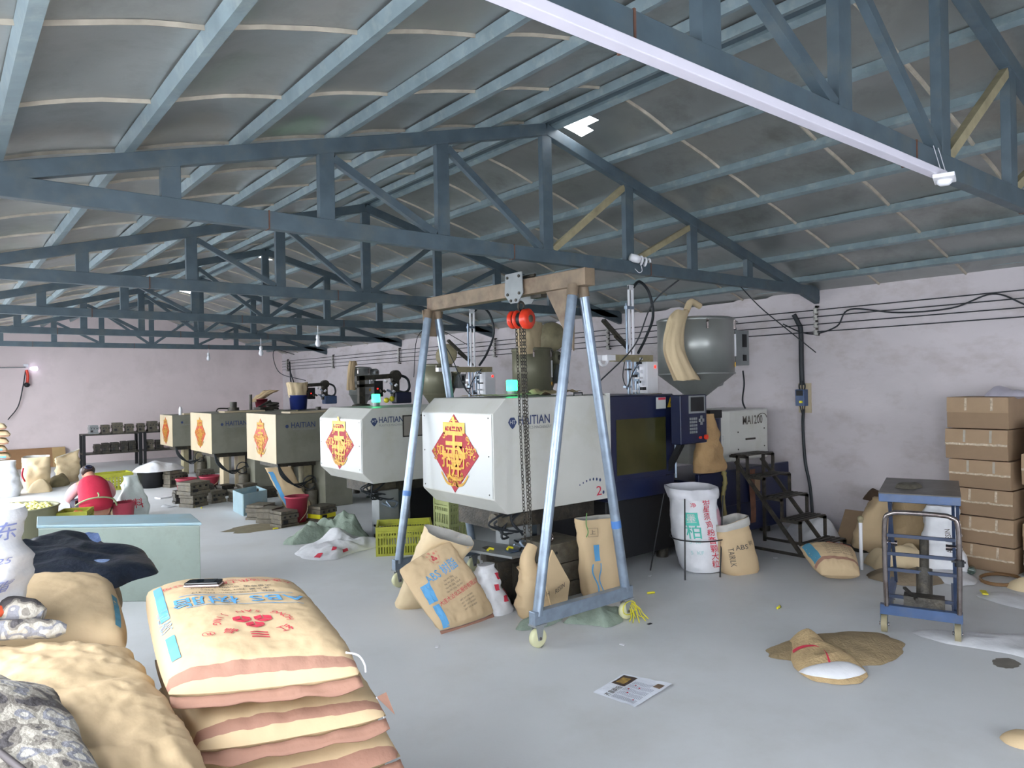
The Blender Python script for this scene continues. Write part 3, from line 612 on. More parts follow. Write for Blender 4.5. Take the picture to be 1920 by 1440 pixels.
for i, (x, y) in enumerate([(4.2, 13.3), (4.48, 13.2), (4.75, 13.3), (4.95, 13.4), (4.55, 10.4)]):
    z = 1.354 if i < 4 else 1.395
    mb = MB()
    if i == 0: mb.cyl((x, y, z), (x, y, z+.07), .10, 14); mb.cyl((x, y, z+.07), (x, y, z+.17), .06, 14); mb.tube(crv([(x-.05, y, z+.05), (x-.25, y, z+.06), (x-.3, y, z+.01)], 5), .012, 6)
    elif i == 1: mb.cyl((x, y, z), (x, y, z+.3), .025, 10); mb.cyl((x, y, z), (x, y, z+.02), .07, 12)
    elif i == 2: mb.cb((x, y, z+.03), (.3, .2, .06), .3); mb.bar((x-.1, y, z+.05), (x+.15, y+.05, z+.17), .04, .04)
    elif i == 3: mb.tube([(x+.11*math.cos(t), y+.11*math.sin(t), z+.02+t*.008) for t in [j*.5 for j in range(30)]], .018, 6)
    else: mb.cyl((x, y, z), (x, y, z+.07), .04, 12)
    tag(mb.build(['motor', 'pole', 'bracket', 'coil', 'can'][i], M['iron']), NM[i], ['motor', 'pole', 'bracket', 'hose', 'can'][i])
mb = MB(); mb.grid(lambda u, v: (3.75+.75*u, 5.05+.4*v, 1.645+.02*abs(nz((u*3, v*3, 2), 1))+.005), 20, 12); tag(mb.build('cardboard_sheet', M['kraft2']), 'flattened brown paper sheet lying on top of the white machine behind the green lamp', 'paper')
mb = MB(); mb.grid(lambda u, v: (4.35+.55*u, 5.0+.35*v, 1.648+.055*abs(nz((u*4, v*3, 7), 1))+.02*u), 20, 12); tag(mb.build('paper_sack', M['kraft']), 'crumpled empty sack lying on the white machine in front of the hopper', 'sack')
# small yellow handles on the M3 robot box
mb = MB(); mb.ball((5.72, 10.4, 1.53), .045); mb.ball((5.82, 10.4, 1.55), .045); tag(mb.build('yellow_handles', M['yellow']), 'pair of small yellow handles on the box of the dark robot arm', 'grip')
# ---------------- gantry crane and hoist ----------------
gx, gy0, gy1 = 3.53, 3.64, 5.53
G = thing('gantry_crane', 'wheeled steel pipe gantry crane with rusty top beam straddling the nearest machine', 'crane', (gx, 4.6, 0))
mb = MB(); mb.bar((gx, gy0-.12, 2.485), (gx, gy1+.02, 2.485), .10, .12); mb.build('top_beam', M['rustbeam'], G, bevel=.005)
for gy, xa, xb in ((gy0, 3.10, 3.96), (gy1, 3.13, 3.93)):
    for x in (xa, xb):
        s_ = -1 if x < gx else 1
        mb = MB(); mb.tube([(gx+s_*.045, gy, 2.43), (x, gy, .21)], .036, 14); mb.build('leg', M['galv'], G)
        mb = MB(); mb.tube([(gx+s_*.045+(x-gx)*.035, gy, 2.36), (gx+s_*.045+(x-gx)*.0, gy, 2.435)], .040, 14); lab(mb.build('rusty_collar', M['rustbeam'], G), 'rusty painted leg top')
        if gy == gy0 and s_ > 0 or gy == gy1 and s_ < 0:
            t0 = .62 if gy == gy0 else .62; q = V((gx+s_*.045, gy, 2.43)).lerp(V((x, gy, .21)), .76 if gy == gy0 else .72)
            q2 = V((gx+s_*.045, gy, 2.43)).lerp(V((x, gy, .21)), .785 if gy == gy0 else .74)
            mb = MB(); mb.tube([q, q2], .0375, 14); lab(mb.build('tape_band', mat('blue tape', '4a78b8', .4), G), 'blue tape band')
    mb = MB(); mb.prism([(gx-.11, gy-.005 if gy > 4 else gy+.02, 2.43), (gx+.11, gy-.005 if gy > 4 else gy+.02, 2.43), (gx+.07, gy+.02, 2.2), (gx-.07, gy+.02, 2.2)] if gy > 4 else [(gx-.01, gy+.03, 2.43), (gx-.01, gy+.33, 2.43), (gx-.01, gy+.05, 1.98)], (0, .012, 0) if gy > 4 else (.012, 0, 0)); mb.build('gusset', M['rustbeam'], G)
    mb = MB(); mb.bar((xa-.05, gy, .20), (xb+.05, gy, .20), .06, .09); lab(mb.build('base_beam', M['galv'], G, bevel=.004), 'grey square tube between two castors')
    for x in (xa, xb):
        mb = MB(); mb.box((x-.05, gy-.04, .145), (x+.05, gy+.04, .158)); mb.prism([(x-.035, gy-.028, .15), (x+.035, gy-.028, .15), (x+.015, gy-.028, .05), (x-.015, gy-.028, .05)], (0, .004, 0)); mb.prism([(x-.035, gy+.024, .15), (x+.035, gy+.024, .15), (x+.015, gy+.024, .05), (x-.015, gy+.024, .05)], (0, .004, 0)); cs = mb.build('castor', M['grey'], G)
        mb = MB(); mb.lathe([(.012, -.022), (.05, -.022), (.062, -.018), (.064, 0), (.062, .018), (.05, .022), (.012, .022)], (x, gy, .064), 22, V((0, 1, 0))); mb.build('wheel', M['nylon'], cs)
        mb = MB(); mb.cyl((x, gy-.032, .064), (x, gy+.032, .064), .010, 10); mb.build('axle_bolt', M['chrome'], cs)
for gy in ():
    pass
H = thing('chain_hoist', 'red chain hoist with trolley plate hanging from the gantry beam', 'hoist', (gx, 4.27, 2.2))
for s_ in (1, -1): mb = MB(); mb.prism([(gx+s_*.065, 4.17, 2.60), (gx+s_*.065, 4.37, 2.60), (gx+s_*.065, 4.38, 2.44), (gx+s_*.065, 4.31, 2.37), (gx+s_*.065, 4.22, 2.37), (gx+s_*.065, 4.16, 2.44)], (s_*.008, 0, 0)); tr = mb.build('trolley_plate', M['grey'], H)
for a, b in ((4.20, 2.57), (4.34, 2.57), (4.20, 2.44), (4.34, 2.44), (4.24, 2.39), (4.30, 2.39)):
    mb = MB(); mb.cyl((gx-.082, a, b), (gx-.07, a, b), .012, 6); mb.build('bolt', M['iron'], tr)
mb = MB(); mb.cyl((gx, 4.10, 2.57), (gx, 4.42, 2.57), .012, 8); mb.box((gx+.02, 4.06, 2.40), (gx+.08, 4.18, 2.47)); mb.build('trolley_axle', M['iron'], H)
mb = MB(); mb.tube([(gx+.03*math.cos(t), 4.27, 2.35+.035*math.sin(t)) for t in [2*PI*j/12 for j in range(12)]], .009, 6, closed=True); mb.build('top_hook', M['iron'], H)
axd = V((.30, -1, 0)).normalized()
c0 = V((gx, 4.27, 2.25))
for d0, d1, r in ((.02, .085, .078), (-.05, -.02, .072), (-.10, -.06, .07)):
    mb = MB(); mb.lathe([(0, d0), (r-.012, d0), (r, d0+.012), (r, d1-.012), (r-.012, d1), (0, d1)], c0, 28, axd); mb.build('hoist_drum', M['orange'], H)
mb = MB(); mb.lathe([(0, .085), (.03, .085), (.03, .088), (0, .088)], c0, 16, axd); mb.build('hub_plate', M['iron2'], H)
mb = MB(); mb.lathe([(0, -.10), (.055, -.10), (.055, .03), (0, .03)], c0, 16, axd); mb.build('hoist_frame', M['black'], H)
def chain(p, q, par, w=.010, L=.032):
    p = V(p); q = V(q); d = q-p; n = max(2, int(d.length/(L*.78))); mb = MB(); dn = d.normalized()
    for i in range(n):
        c = p+d*(i+.5)/n; s1 = V((1, .3, 0)).normalized() if i % 2 else V((-.3, 1, 0)).normalized()
        mb.tube([c+s1*w*a+dn*b*L/2 for a, b in ((-.9, -.55), (-.9, .55), (0, 1), (.9, .55), (.9, -.55), (0, -1))], .0032, 4, closed=True)
    mb.build('chain', M['iron'], par)
for (a, b), (c_, d_) in (((4.335, 2.2), (4.285, .50)), ((4.26, 2.2), (4.24, 1.0)), ((4.235, 2.2), (4.21, .48)), ((4.29, 2.2), (4.235, .62)), ):
    chain((gx, a, b), (gx+.01, c_, d_), H)
mb = MB(); mb.tube(crv([(gx, 4.215, .49), (gx+.02, 4.21, .43), (gx, 4.24, .42), (gx-.02, 4.26, .46)], 5), .008, 6); mb.build('load_hook', M['iron'], H)
# ---------------- things fixed to walls and trusses ----------------
B = thing('wire_rail', 'black supply wires on insulator brackets along the right wall', 'wiring', (XW-.05, 8, 2.3))
zw = [2.53, 2.455, 2.37, 2.285]
for i, z in enumerate(zw):
    mb = MB(); mb.tube([(XW-.06, YN+.1, z+.0)] + [(XW-.06-.01*(j % 2), 1.0+j*3.2, z-.004*(j % 2)) for j in range(7)]+[(XW-.06, YF-.15, z)], .006, 5); mb.build('wire', M['cable'], B)
for y in (4.19, 7.42, 10.2, 13.6, 16.9, 19.9):
    mb = MB(); mb.box((XW-.05, y-.012, 2.24), (XW-.03, y+.012, 2.58)); mb.box((XW-.05, y-.012, 2.56), (XW, y+.012, 2.58)); mb.box((XW-.05, y-.012, 2.24), (XW, y+.012, 2.26)); br = mb.build('wire_bracket', M['iron'], B)
    for z in zw:
        mb = MB(); mb.lathe([(0, -.03), (.022, -.03), (.028, -.01), (.018, 0), (.028, .01), (.022, .03), (0, .03)], (XW-.062, y, z-.012), 10, V((0, 0, 1))); mb.build('insulator', M['kraftin'], br)
mb = MB(); mb.tube(crv([(XW-.07, 4.45, 2.5), (XW-.05, 4.41, 2.40), (XW-.04, 4.385, 2.30), (XW-.04, 4.385, 1.9), (XW-.04, 4.38, 1.68)], 6), .028, 8)
mb.tube(crv([(XW-.04, 4.37, 1.40), (XW-.04, 4.38, 1.2), (XW-.04, 4.36, .8), (XW-.05, 4.30, .5), (XW-.05, 4.27, .05)], 6), .017, 8)
tag(mb.build('power_cable', M['cable']), 'thick black cable running down the right wall through the breaker', 'cable')
W = thing('circuit_breaker', 'blue grey circuit breaker on a wooden board on the right wall', 'switch', (XW, 4.37, 1.53))
mb = MB(); mb.box((XW-.02, 4.29, 1.36), (XW, 4.44, 1.70)); mb.build('back_board', M['cream'], W)
mb = MB(); mb.box((XW-.11, 4.32, 1.44), (XW-.02, 4.43, 1.63)); bk = mb.build('breaker_body', M['tblue'], W, bevel=.006)
mb = MB(); mb.box((XW-.115, 4.335, 1.56), (XW-.108, 4.415, 1.62)); mb.build('face_plate', M['black'], bk)
mb = MB(); mb.box((XW-.13, 4.34, 1.475), (XW-.108, 4.37, 1.50)); mb.build('switch_lever', M['yellow'], bk)
for i in range(3):
    mb = MB(); mb.tube(crv([(XW-.06, 4.34+.03*i, 1.63), (XW-.07, 4.33+.035*i, 1.68), (XW-.05, 4.37, 1.74)], 4), .008, 6); mb.tube(crv([(XW-.06, 4.34+.03*i, 1.44), (XW-.06, 4.35+.02*i, 1.40), (XW-.05, 4.375, 1.33)], 4), .006, 6); mb.build('lead', M['cable'], W)
def cab(pts, label, r=.007, m='cable'):
    mb = MB(); mb.tube(crv(pts, 8), r, 6); tag(mb.build('cable', M[m]), label, 'cable')
cab([(XW-.05, 4.60, 2.40), (XW-.05, 4.4, 2.30), (XW-.05, 4.2, 2.26), (XW-.05, 3.95, 2.33), (XW-.05, 3.8, 2.50), (XW-.05, 3.3, 2.42), (XW-.05, 2.8, 2.42), (XW-.05, 2.45, 2.52), (XW-.05, 2.2, 2.40), (XW-.05, 1.9, 2.2)], 'loose blue black cable looping over the wall wires at right', .008)
cab([(6.3, 4.2, 2.72), (6.7, 4.2, 2.5), (7.3, 4.2, 2.25), (XW-.06, 4.2, 2.05)], 'thin cable sagging from the nearest whole truss to the right wall', .006)
cab([(5.45, 4.23, 2.72), (5.35, 4.5, 2.5), (5.3, 4.7, 2.1), (4.9, 4.8, 1.75)], 'thin dark cable dropping from the truss in front of the largest hopper', .007)
cab([(4.25, 6.9, 2.6), (4.0, 6.0, 2.1), (3.9, 5.6, 1.75), (3.85, 5.4, 1.65)], 'thin cable dropping beside the hoist chains onto the white machine', .005)
cab([(XW-.06, 8.6, 2.5), (7.2, 8.2, 2.6), (6.9, 8.0, 2.1), (6.8, 8.0, 1.9)], 'dark cable from the wall wires to the lidded hopper', .006)
cab([(XW-.06, 11.0, 2.5), (7.0, 10.8, 2.75), (6.4, 10.5, 2.6), (6.3, 10.5, 1.9)], 'looping cable hanging above the dark robot arm', .006)
cab([(XW-.1, 19.6, 2.5), (XW-.15, 19.3, 1.6), (XW-.1, 18.8, 1.2), (XW-.15, 19.5, 2.3)], 'bundle of dark cable hanging in the far right corner', .02)
cab([(6.6, 16.4, 2.55), (5.9, 15.8, 2.6), (5.7, 15, 2.1), (5.65, 13.5, 1.9)], 'dark cable hanging down to the blue drum machine', .008)
cab([(-.45, 19.9, 2.30), (.6, 20.3, 2.34), (1.66, 20.3, 2.36)], 'thin grey cable running along the pink back wall to the lamp', .012, 'grey')
cab([(1.66, 20.33, 2.28), (1.60, 20.3, 1.9), (1.5, 20.3, 1.45), (1.3, 20.25, 1.15)], 'cable hanging down the back wall below the small lamp', .012)
# bulbs
BL = ['white bulb hanging over the farthest machines, leftmost of the three', 'white bulb on a cord, middle of the three over the machines', 'white bulb on a cord, rightmost and nearest of the three over the machines']
for i, (x, y, z, zt_) in enumerate([(4.92, 17.3, 2.50, 2.70), (4.79, 13.5, 2.45, 2.70), (4.52, 10.3, 2.45, 2.70)]):
    t = thing('hanging_bulb', BL[i], 'lamp', (x, y, z), 'bulbs hanging from the trusses')
    mb = MB(); mb.tube([(x, y, z+.10), (x, y, zt_)], .006, 5); mb.build('cord', M['whitepl'], t)
    mb = MB(); mb.lathe([(0, .11), (.025, .10), (.03, .05), (.02, .04)], (x, y, z), 12); mb.build('socket', M['whitepl'], t)
    mb = MB(); mb.lathe([(0, -.08), (.022, -.075), (.04, -.045), (.042, -.02), (.028, .02), (.02, .045)], (x, y, z), 14); mb.build('bulb', M['whitepl'], t)
t = thing('compact_bulb', 'white spiral energy saving bulb on the chord right above the gantry', 'lamp', (4.68, 4.12, 2.77))
mb = MB(); mb.lathe([(0, -.05), (.03, -.05), (.036, 0), (.03, .04), (0, .045)], (4.66, 4.10, 2.80), 16, V((1, -.4, -.3))); mb.build('bulb_base', M['whitepl'], t)
mb = MB(); ax_ = V((1, -.4, -.3)).normalized(); a_ = ax_.orthogonal().normalized(); b_ = ax_.cross(a_)
mb.tube([V((4.66, 4.10, 2.80))+ax_*(.04+.0035*j)+(a_*math.cos(j*.6)+b_*math.sin(j*.6))*.033 for j in range(26)], .009, 6); mb.build('spiral_tube', M['whitepl'], t)
mb = MB(); mb.tube(crv([(4.70, 4.08, 2.76), (4.72, 4.08, 2.70), (4.68, 4.08, 2.68), (4.64, 4.09, 2.71)], 5), .003, 5); mb.build('wire_loop', M['whitepl'], t)
mb = MB(); mb.box((XL+.1, 1.345-.04, 2.655), (3.62, 1.345+.005, 2.688)); tag(mb.build('cable_trunking', mat('lilac white trunking', 'cfcbd8', .4, var=.04), bevel=.003), 'long white cable trunking along the underside of the nearest truss', 'trunking')
t = thing('ceiling_rose', 'small white lamp holder hanging under the nearest truss at upper right', 'lamp', (3.57, 1.30, 2.63))
mb = MB(); mb.cb((3.57, 1.30, 2.645), (.14, .085, .018), .3); mb.build('plate', M['whitepl'], t, bevel=.003)
mb = MB(); mb.lathe([(0, -.012), (.02, -.012), (.032, 0), (.032, .012), (0, .012)], (3.57, 1.30, 2.625), 14); mb.build('holder', M['whitepl'], t)
for dx in (-.02, .035):
    mb = MB(); mb.tube([(3.57+dx, 1.30, 2.65), (3.575+dx, 1.338, 2.80)], .002, 4); mb.build('wire', M['whitepl'], t)
t = thing('wall_lamp', 'small lamp fitting with dangling plug high on the left of the back wall', 'lamp', (1.7, 20.38, 2.3))
mb = MB(); mb.box((1.62, 20.34, 2.36), (1.72, 20.4, 2.44)); mb.build('bracket', M['whitepl'], t)
mb = MB(); mb.lathe([(0, 0), (.03, 0), (.05, .08), (.05, .14), (0, .16)], (1.75, 20.32, 2.33), 12, V((1, -.3, 0))); mb.build('bulb', mat('lit bulb', 'e8e4ff', .4, emit=4, var=0), t)
mb = MB(); mb.tube(crv([(1.68, 20.3, 2.3), (1.70, 20.3, 2.15), (1.69, 20.3, 2.0)], 4), .03, 6); mb.build('red_plug', M['orange'], t)
mb = MB(); mb.ball((1.68, 20.3, 1.95), .06); mb.build('dangling_plug', M['black'], t)
# ---------------- sack builders ----------------
def sackq(name, q, T, m, res=(36, 44), wr=.006, seed=0, flap=True, sag=0, sm=4.2, bandv=(.90, .975), build=True):
    """full sack over four corners (near-left, near-right, far-right, far-left), returns object and surface function"""
    q = [V(p) for p in q]; nrm = ((q[1]-q[0]).cross(q[3]-q[0])).normalized()
    def base(u, v):
        # rounded corners: pull in
        k = 1-.05*abs(u*v)**3; uu, vv = u*k, v*k
        uu *= 1-.035*(1-v*v)*0; a = (uu+1)/2; b = (vv+1)/2
        return q[0]*(1-a)*(1-b)+q[1]*a*(1-b)+q[2]*a*b+q[3]*(1-a)*b
    def prof(u, v): return (max(0, 1-abs(u)**sm))**.5*(max(0, 1-abs(v)**(sm)))**.5
    def surf(u, v, side=1, off=0):
        p = base(u, v); h = prof(u, v)
        e = .35+.65*max(abs(u), abs(v))**2
        w_ = wr*e*(rdg((p.x+seed, p.y, p.z), 9)+.6*rdg((p.x, p.y+seed, p.z), 22))+wr*.9*noise.noise(V((p.x*5+seed, p.y*5, p.z*5)))
        bulge = T/2*h*(1+.12*noise.noise(V((u*1.4+seed, v*1.4, 3)))) + (w_ if h > .05 else 0)
        return p+nrm*((bulge if side > 0 else -.65*bulge)-sag*(u*u+v*v)*.5+off)
    mb = MB(); nu, nv = res
    mb.grid(lambda a, b: surf(a*2-1, b*2-1, 1), nu, nv); nf = len(mb.f)
    for i in range(nf):
        j = i//nu; v = (j+.5)/nv*2-1
        if bandv and bandv[0] < -v < bandv[1]: mb.m[i] = 1
    mb.grid(lambda a, b: surf(a*2-1, b*2-1, -1), nu, nv)
    o = mb.build(name, [m, M['band']])
    if flap:
        for vv in ((-1, 1) if flap == 2 else (-1,)):
            f = MB(); d = (q[0]-q[3]).normalized()*(-vv if vv > 0 else 1)
            if vv > 0: d = (q[3]-q[0]).normalized()
            n = 30
            def fl(a, b):
                p = surf((a*2-1)*.995, vv*.995, 1 if b < .5 else 1); p2 = base((a*2-1)*.99, vv)
                return p2+d*(.03*b)-nrm*(.008+.016*b*abs(noise.noise(V((a*3+seed, 1, 2))))+.014*b)+nrm*.006*noise.noise(V((a*9, b, seed)))
            f.grid(fl, n, 3); fo = f.build('sewn_end', M['band'], o, fixn=False); lab(fo, 'brownish sewn end strip')
            s_ = fo.modifiers.new('s', 'SOLIDIFY'); s_.thickness = .004
    def pf(x, y, off=.0025):    # planar inches on the top, x to the right, y away, metres from centre
        W = (q[1]-q[0]).length; L = (q[3]-q[0]).length; return surf(max(-.99, min(.99, x/(W/2))), max(-.99, min(.99, y/(L/2))), 1, off)
    return o, pf
def bag(name, base, w0, d0, top, w1, d1, m, rz=0, seed=0, crease=.02, tilt=(0, 0), sq=3.0, inner=True, nv=22, nu=40, collar=0, belly=.08, bv=.35, mats=None, open_=True):
    """standing sack, rings from base to mouth; returns object and surface function s(angle 0..1, t 0..1)"""
    base = V(base); top = V(top); rz = math.radians(rz)
    def ring(a, w, d):
        c, s = math.cos(a), math.sin(a); r = (abs(c)**sq+abs(s)**sq)**(-1/sq); return c*r*w/2, s*r*d/2
    def S_(u, t, off=0, k=1):
        a = 2*PI*u; g = t; e = math.exp(-((t-bv)/.3)**2)
        w = (w0*(1-g)+w1*g)*(1+belly*e); d = (d0*(1-g)+d1*g)*(1+belly*1.6*e)
        if t < .06: kk = .90+.10*(t/.06)**.5; w *= kk; d *= kk
        x, y = ring(a, w*k, d*k)
        cr = crease*(rdg((x*2+seed, y*2, t*1.4), 2.6)-.3)*(.3+.7*t)+crease*.5*noise.noise(V((x*9, y*9+seed, t*6)))
        n = V((math.cos(a), math.sin(a), 0)); p = V((x, y, 0))+n*(cr+off)
        p = V((p.x*math.cos(rz)-p.y*math.sin(rz), p.x*math.sin(rz)+p.y*math.cos(rz), 0))
        c = base.lerp(top, g)
        z = g*g*(tilt[0]*x+tilt[1]*y)
        return c+p+V((0, 0, z))
    mb = MB(); mb.grid(lambda u, v: S_(u, v), nu, nv, True, True)
    mb.grid(lambda u, v: S_(u, 0, 0, 1-v), nu, 2, False, True)
    if collar:
        mb.mi = 1; mb.grid(lambda u, v: S_(u, 1-v*collar, .012+.01*math.sin(v*PI)), nu, 5, True, True); mb.mi = 0
    if open_:
        mb.mi = 1; mb.grid(lambda u, v: S_(u, 1-v*.45, -.004-.02*v, 1), nu, 8, True, True); mb.mi = 0
        mb.mi = 1; mb.grid(lambda u, v: S_(u, .55, -.024, 1-v), nu, 2, True, True); mb.mi = 0
    else: mb.grid(lambda u, v: S_(u, 1, 0, 1-v), nu, 3, True, True)
    o = mb.build(name, mats or [m, M['kraftin']], fixn=False); return o, S_
def heap(name, pts, H, m, seed=0, nr=22, na=56, amp=.5, sc=7, z0=.002, p=.8, peaks=(), base=None, shell=.25):
    """limp cloth or crumpled sack inside outline pts (x,y[,z])"""
    n = len(pts); cx = sum(q[0] for q in pts)/n; cy = sum(q[1] for q in pts)/n
    P = [V((a[0], a[1], 0)) for a in pts]
    def edge(u):
        t = u*n; i = int(t) % n; k = t-int(t); a, b, c, d = P[i-1], P[i], P[(i+1) % n], P[(i+2) % n]
        return .5*((2*b)+(c-a)*k+(2*a-5*b+4*c-d)*k*k+(3*b-a-3*c+d)*k**3)
    def fn(u, v):
        e = edge(u); r = v; w = 1+.09*noise.noise(V((math.cos(2*PI*u)*3, math.sin(2*PI*u)*3, seed)))*min(1, n/7)
        x = cx+(e.x-cx)*r*w; y = cy+(e.y-cy)*r*w
        zz = H*(1-r**2.2)**p*(1-amp+amp*(.5+.6*rdg((x+seed, y, seed), sc*.45)+.35*noise.noise(V((x*sc, y*sc, seed)))))
        for px, py, ph, pr_ in peaks: zz += ph*math.exp(-((x-px)**2+(y-py)**2)/pr_**2)*(1-r**4)
        zz = max(zz, .003*(1-r)); b = base(x, y) if base else 0
        e_ = shell*H*(1-r**8)
        return V((x, y, b+z0+zz+e_*.15))
    mb = MB(); mb.grid(fn, na, nr, True, True); mb.grid(lambda u, v: fn(u, 1) if v > 0 else V((cx, cy, (base(cx, cy) if base else 0)+z0*.97)), na, 1, False, True)
    return mb.build(name, m, fixn=False), fn
def flatm(c, ang, tiltdeg=0, s=1):
    return Matrix.Translation(V(c)) @ Matrix.Rotation(math.radians(ang), 4, 'Z') @ Matrix.Rotation(math.radians(tiltdeg), 4, 'X')
# ---------------- foreground stack of three printed sacks ----------------
Q0 = [V((.43, 1.93, .99)), V((.875, 1.72, .99)), V((1.02, 2.56, 1.02)), V((.57, 2.86, 1.02))]
o, pf = sackq('resin_sack', Q0, .17, M['kraft'], (60, 76), .005, 1)
tag(o, 'topmost full kraft sack of the foreground stack, blue and red print upside down', 'sack', 'full resin sacks in the foreground')
Lh = .40; Wh = .24
up_ = lambda cx, cy, rot=0: (lambda u, v: pf(cx-(u*math.cos(rot)-v*math.sin(rot)), cy-(u*math.sin(rot)+v*math.cos(rot))))
pr_ = MB(); SG = .012
put(pr_, 'ABS 树脂', .098, up_(.005, .045), .008, SG, sx=.98); 
def rule(mb, x0, x1, y, th, sl=0):
    n = 16
    for i in range(n):
        a = x0+(x1-x0)*i/n; b = x0+(x1-x0)*(i+1)/n; mb.add([pf(a, y+sl*a), pf(b, y+sl*b), pf(b, y+sl*b+th), pf(a, y+sl*a+th)], [(0, 1, 2, 3)])
rule(pr_, -.15, .18, -.022, .004); rule(pr_, -.16, .17, .098, .004)
bl = pr_.build('blue_print', M['blue'], o, fixn=False); lab(bl, 'sky blue printed product name and rules')
pr_ = MB()
for i0, i1 in ((0, 4), (7, 16)):
    pr_ = MB(); pr_.grid(lambda a, b: pf(-.222+.024*a, -.36+.043*(i0+(i1-i0)*b)), 2, (i1-i0)*3); lab(pr_.build('blue_side_band', M['blue'], o, fixn=False), 'sky blue band on the left edge')
pr_ = MB()
for i, t_ in enumerate('SINOPOLY'): put(pr_, 'RUZI ABS', .045, lambda u, v: pf(-.215+v, -.05-u), .002, .02) if i == 0 else None
lab(pr_.build('side_outline_lettering', mat('faded blue print', '8fa7c4', .7), o, fixn=False), 'pale outline lettering on the left edge')
pr_ = MB(); put(pr_, '大连大沽化工股份有限公司', .036, up_(.0, .255, .03), .004, SG, sx=.92); put(pr_, 'DAGU CHEMICAL CO.,LTD', .014, up_(.0, .285), .001, .02)
# emblem: three cubes, arc lettering, bars
def emb(cx, cy, R, P, fn, part=False):
    uc = lambda a, b: fn(cx, cy)(a, b)
    h = R*.36
    for (ox, oy) in ((0, h*.9), (-.9*h*1.0, -.62*h), (.9*h*1.0, -.62*h)):
        for k in range(3):
            a0 = math.radians(30+120*k)
            pts = [(ox+t_[0]*math.cos(t_[1])*h*.92, oy+t_[0]*math.sin(t_[1])*h*.92) for t_ in ((0, 0), (1, a0), (1, a0+PI/3), (1, a0+2*PI/3))]
            mx = sum(a for a, b in pts)/4; my = sum(b for a, b in pts)/4
            pts = [(mx+(a-mx)*.86, my+(b-my)*.86) for a, b in pts]
            shape2d(P, pts, uc, .012)
    for k, t_ in enumerate('HONG SAN JING'):
        a = -PI*(.98-.96*k/12)
        if t_ != ' ':
            def g(u, v, a=a): c_, s_ = math.cos(a+PI/2), math.sin(a+PI/2); return uc(R*1.12*math.cos(a)+u*c_-v*s_, .25*h+R*1.12*math.sin(a)+u*s_+v*c_)
            put(P, t_, .030*R/.085, g, .003, .02)
    for s_, ch in ((-1, '红'), (1, '晶')):
        def g(u, v, s_=s_): c_, q_ = math.cos(-s_*.5), math.sin(-s_*.5); return uc(s_*R*.80+u*c_-v*q_, R*.78+u*q_+v*c_)
        put(P, ch, .040*R/.085, g, .003, .015)
    for k in range(3):
        y = R*.95+k*R*.17; w_ = R*.26
        for i in range(4):
            a = -w_+2*w_*i/4; b = -w_+2*w_*(i+1)/4; th = R*.07
            P.add([uc(a, y+.6*a*a/R), uc(b, y+.6*b*b/R), uc(b, y+th+.6*b*b/R), uc(a, y+th+.6*a*a/R)], [(0, 1, 2, 3)])
    put(P, 'R', .026*R/.085, lambda u, v: uc(1.45*R+u, R*.85+v), 0, .02)
    rr_ = R*.19
    for i in range(14):
        a, b = 2*PI*i/14, 2*PI*(i+1)/14
        P.add([uc(1.45*R+rr_*math.cos(a), R*.85+rr_*math.sin(a)), uc(1.45*R+rr_*math.cos(b), R*.85+rr_*math.sin(b)), uc(1.45*R+rr_*.88*math.cos(b), R*.85+rr_*.88*math.sin(b)), uc(1.45*R+rr_*.88*math.cos(a), R*.85+rr_*.88*math.sin(a))], [(0, 1, 2, 3)])
emb(.01, -.19, .088, pr_, up_)
lab(pr_.build('red_print', M['red'], o, fixn=False), 'red emblem of three cubes with lettering')
pr_ = MB()
for i, (t_, x) in enumerate([('规格  Specification:  DG-417', .0), ('净含量  Net Wt.:  25kg', .01), ('质量等级  Quality Standard:', .0), ('Q/1201', -.02)]):
    put(pr_, t_, .021, up_(x, .125+.031*i), .001, .02)
lab(pr_.build('black_print', M['ink'], o, fixn=False), 'small dark lettering')
mb = MB(); mb.tube(crv([tuple(pf(.215, -.40)), tuple(pf(.225, -.41)+V((.02, -.01, 0))), tuple(pf(.22, -.40)+V((.035, -.03, -.03))), tuple(pf(.22, -.40)+V((.035, -.035, -.05)))], 5), .003, 6); mb.build('sewing_thread', M['whitepl'], o)
# phone
c_ = pf(-.075, .225, .012); n_ = (pf(-.065, .225)-c_)
ph = thing('mobile_phone', 'black mobile phone with silver rim lying on the top sack', 'phone', tuple(c_))
Mx = Matrix.Translation(c_) @ Matrix.Rotation(math.radians(-36), 4, 'Z')
mb = MB(Mx); mb.box((-.058, -.025, -.009), (.058, .025, -.002)); mb.build('phone_back', mat('silver rim', 'b9a9aa', .3, metal=.5), ph, bevel=.003)
mb = MB(Mx); mb.box((-.056, -.024, -.002), (.056, .024, .006)); mb.build('phone_body', mat('black gloss', '0d0f14', .12), ph, bevel=.004)
mb = MB(Mx); mb.box((-.045, -.020, .006), (.040, .020, .0068)); mb.build('screen', mat('phone glass', '15171d', .05), ph)
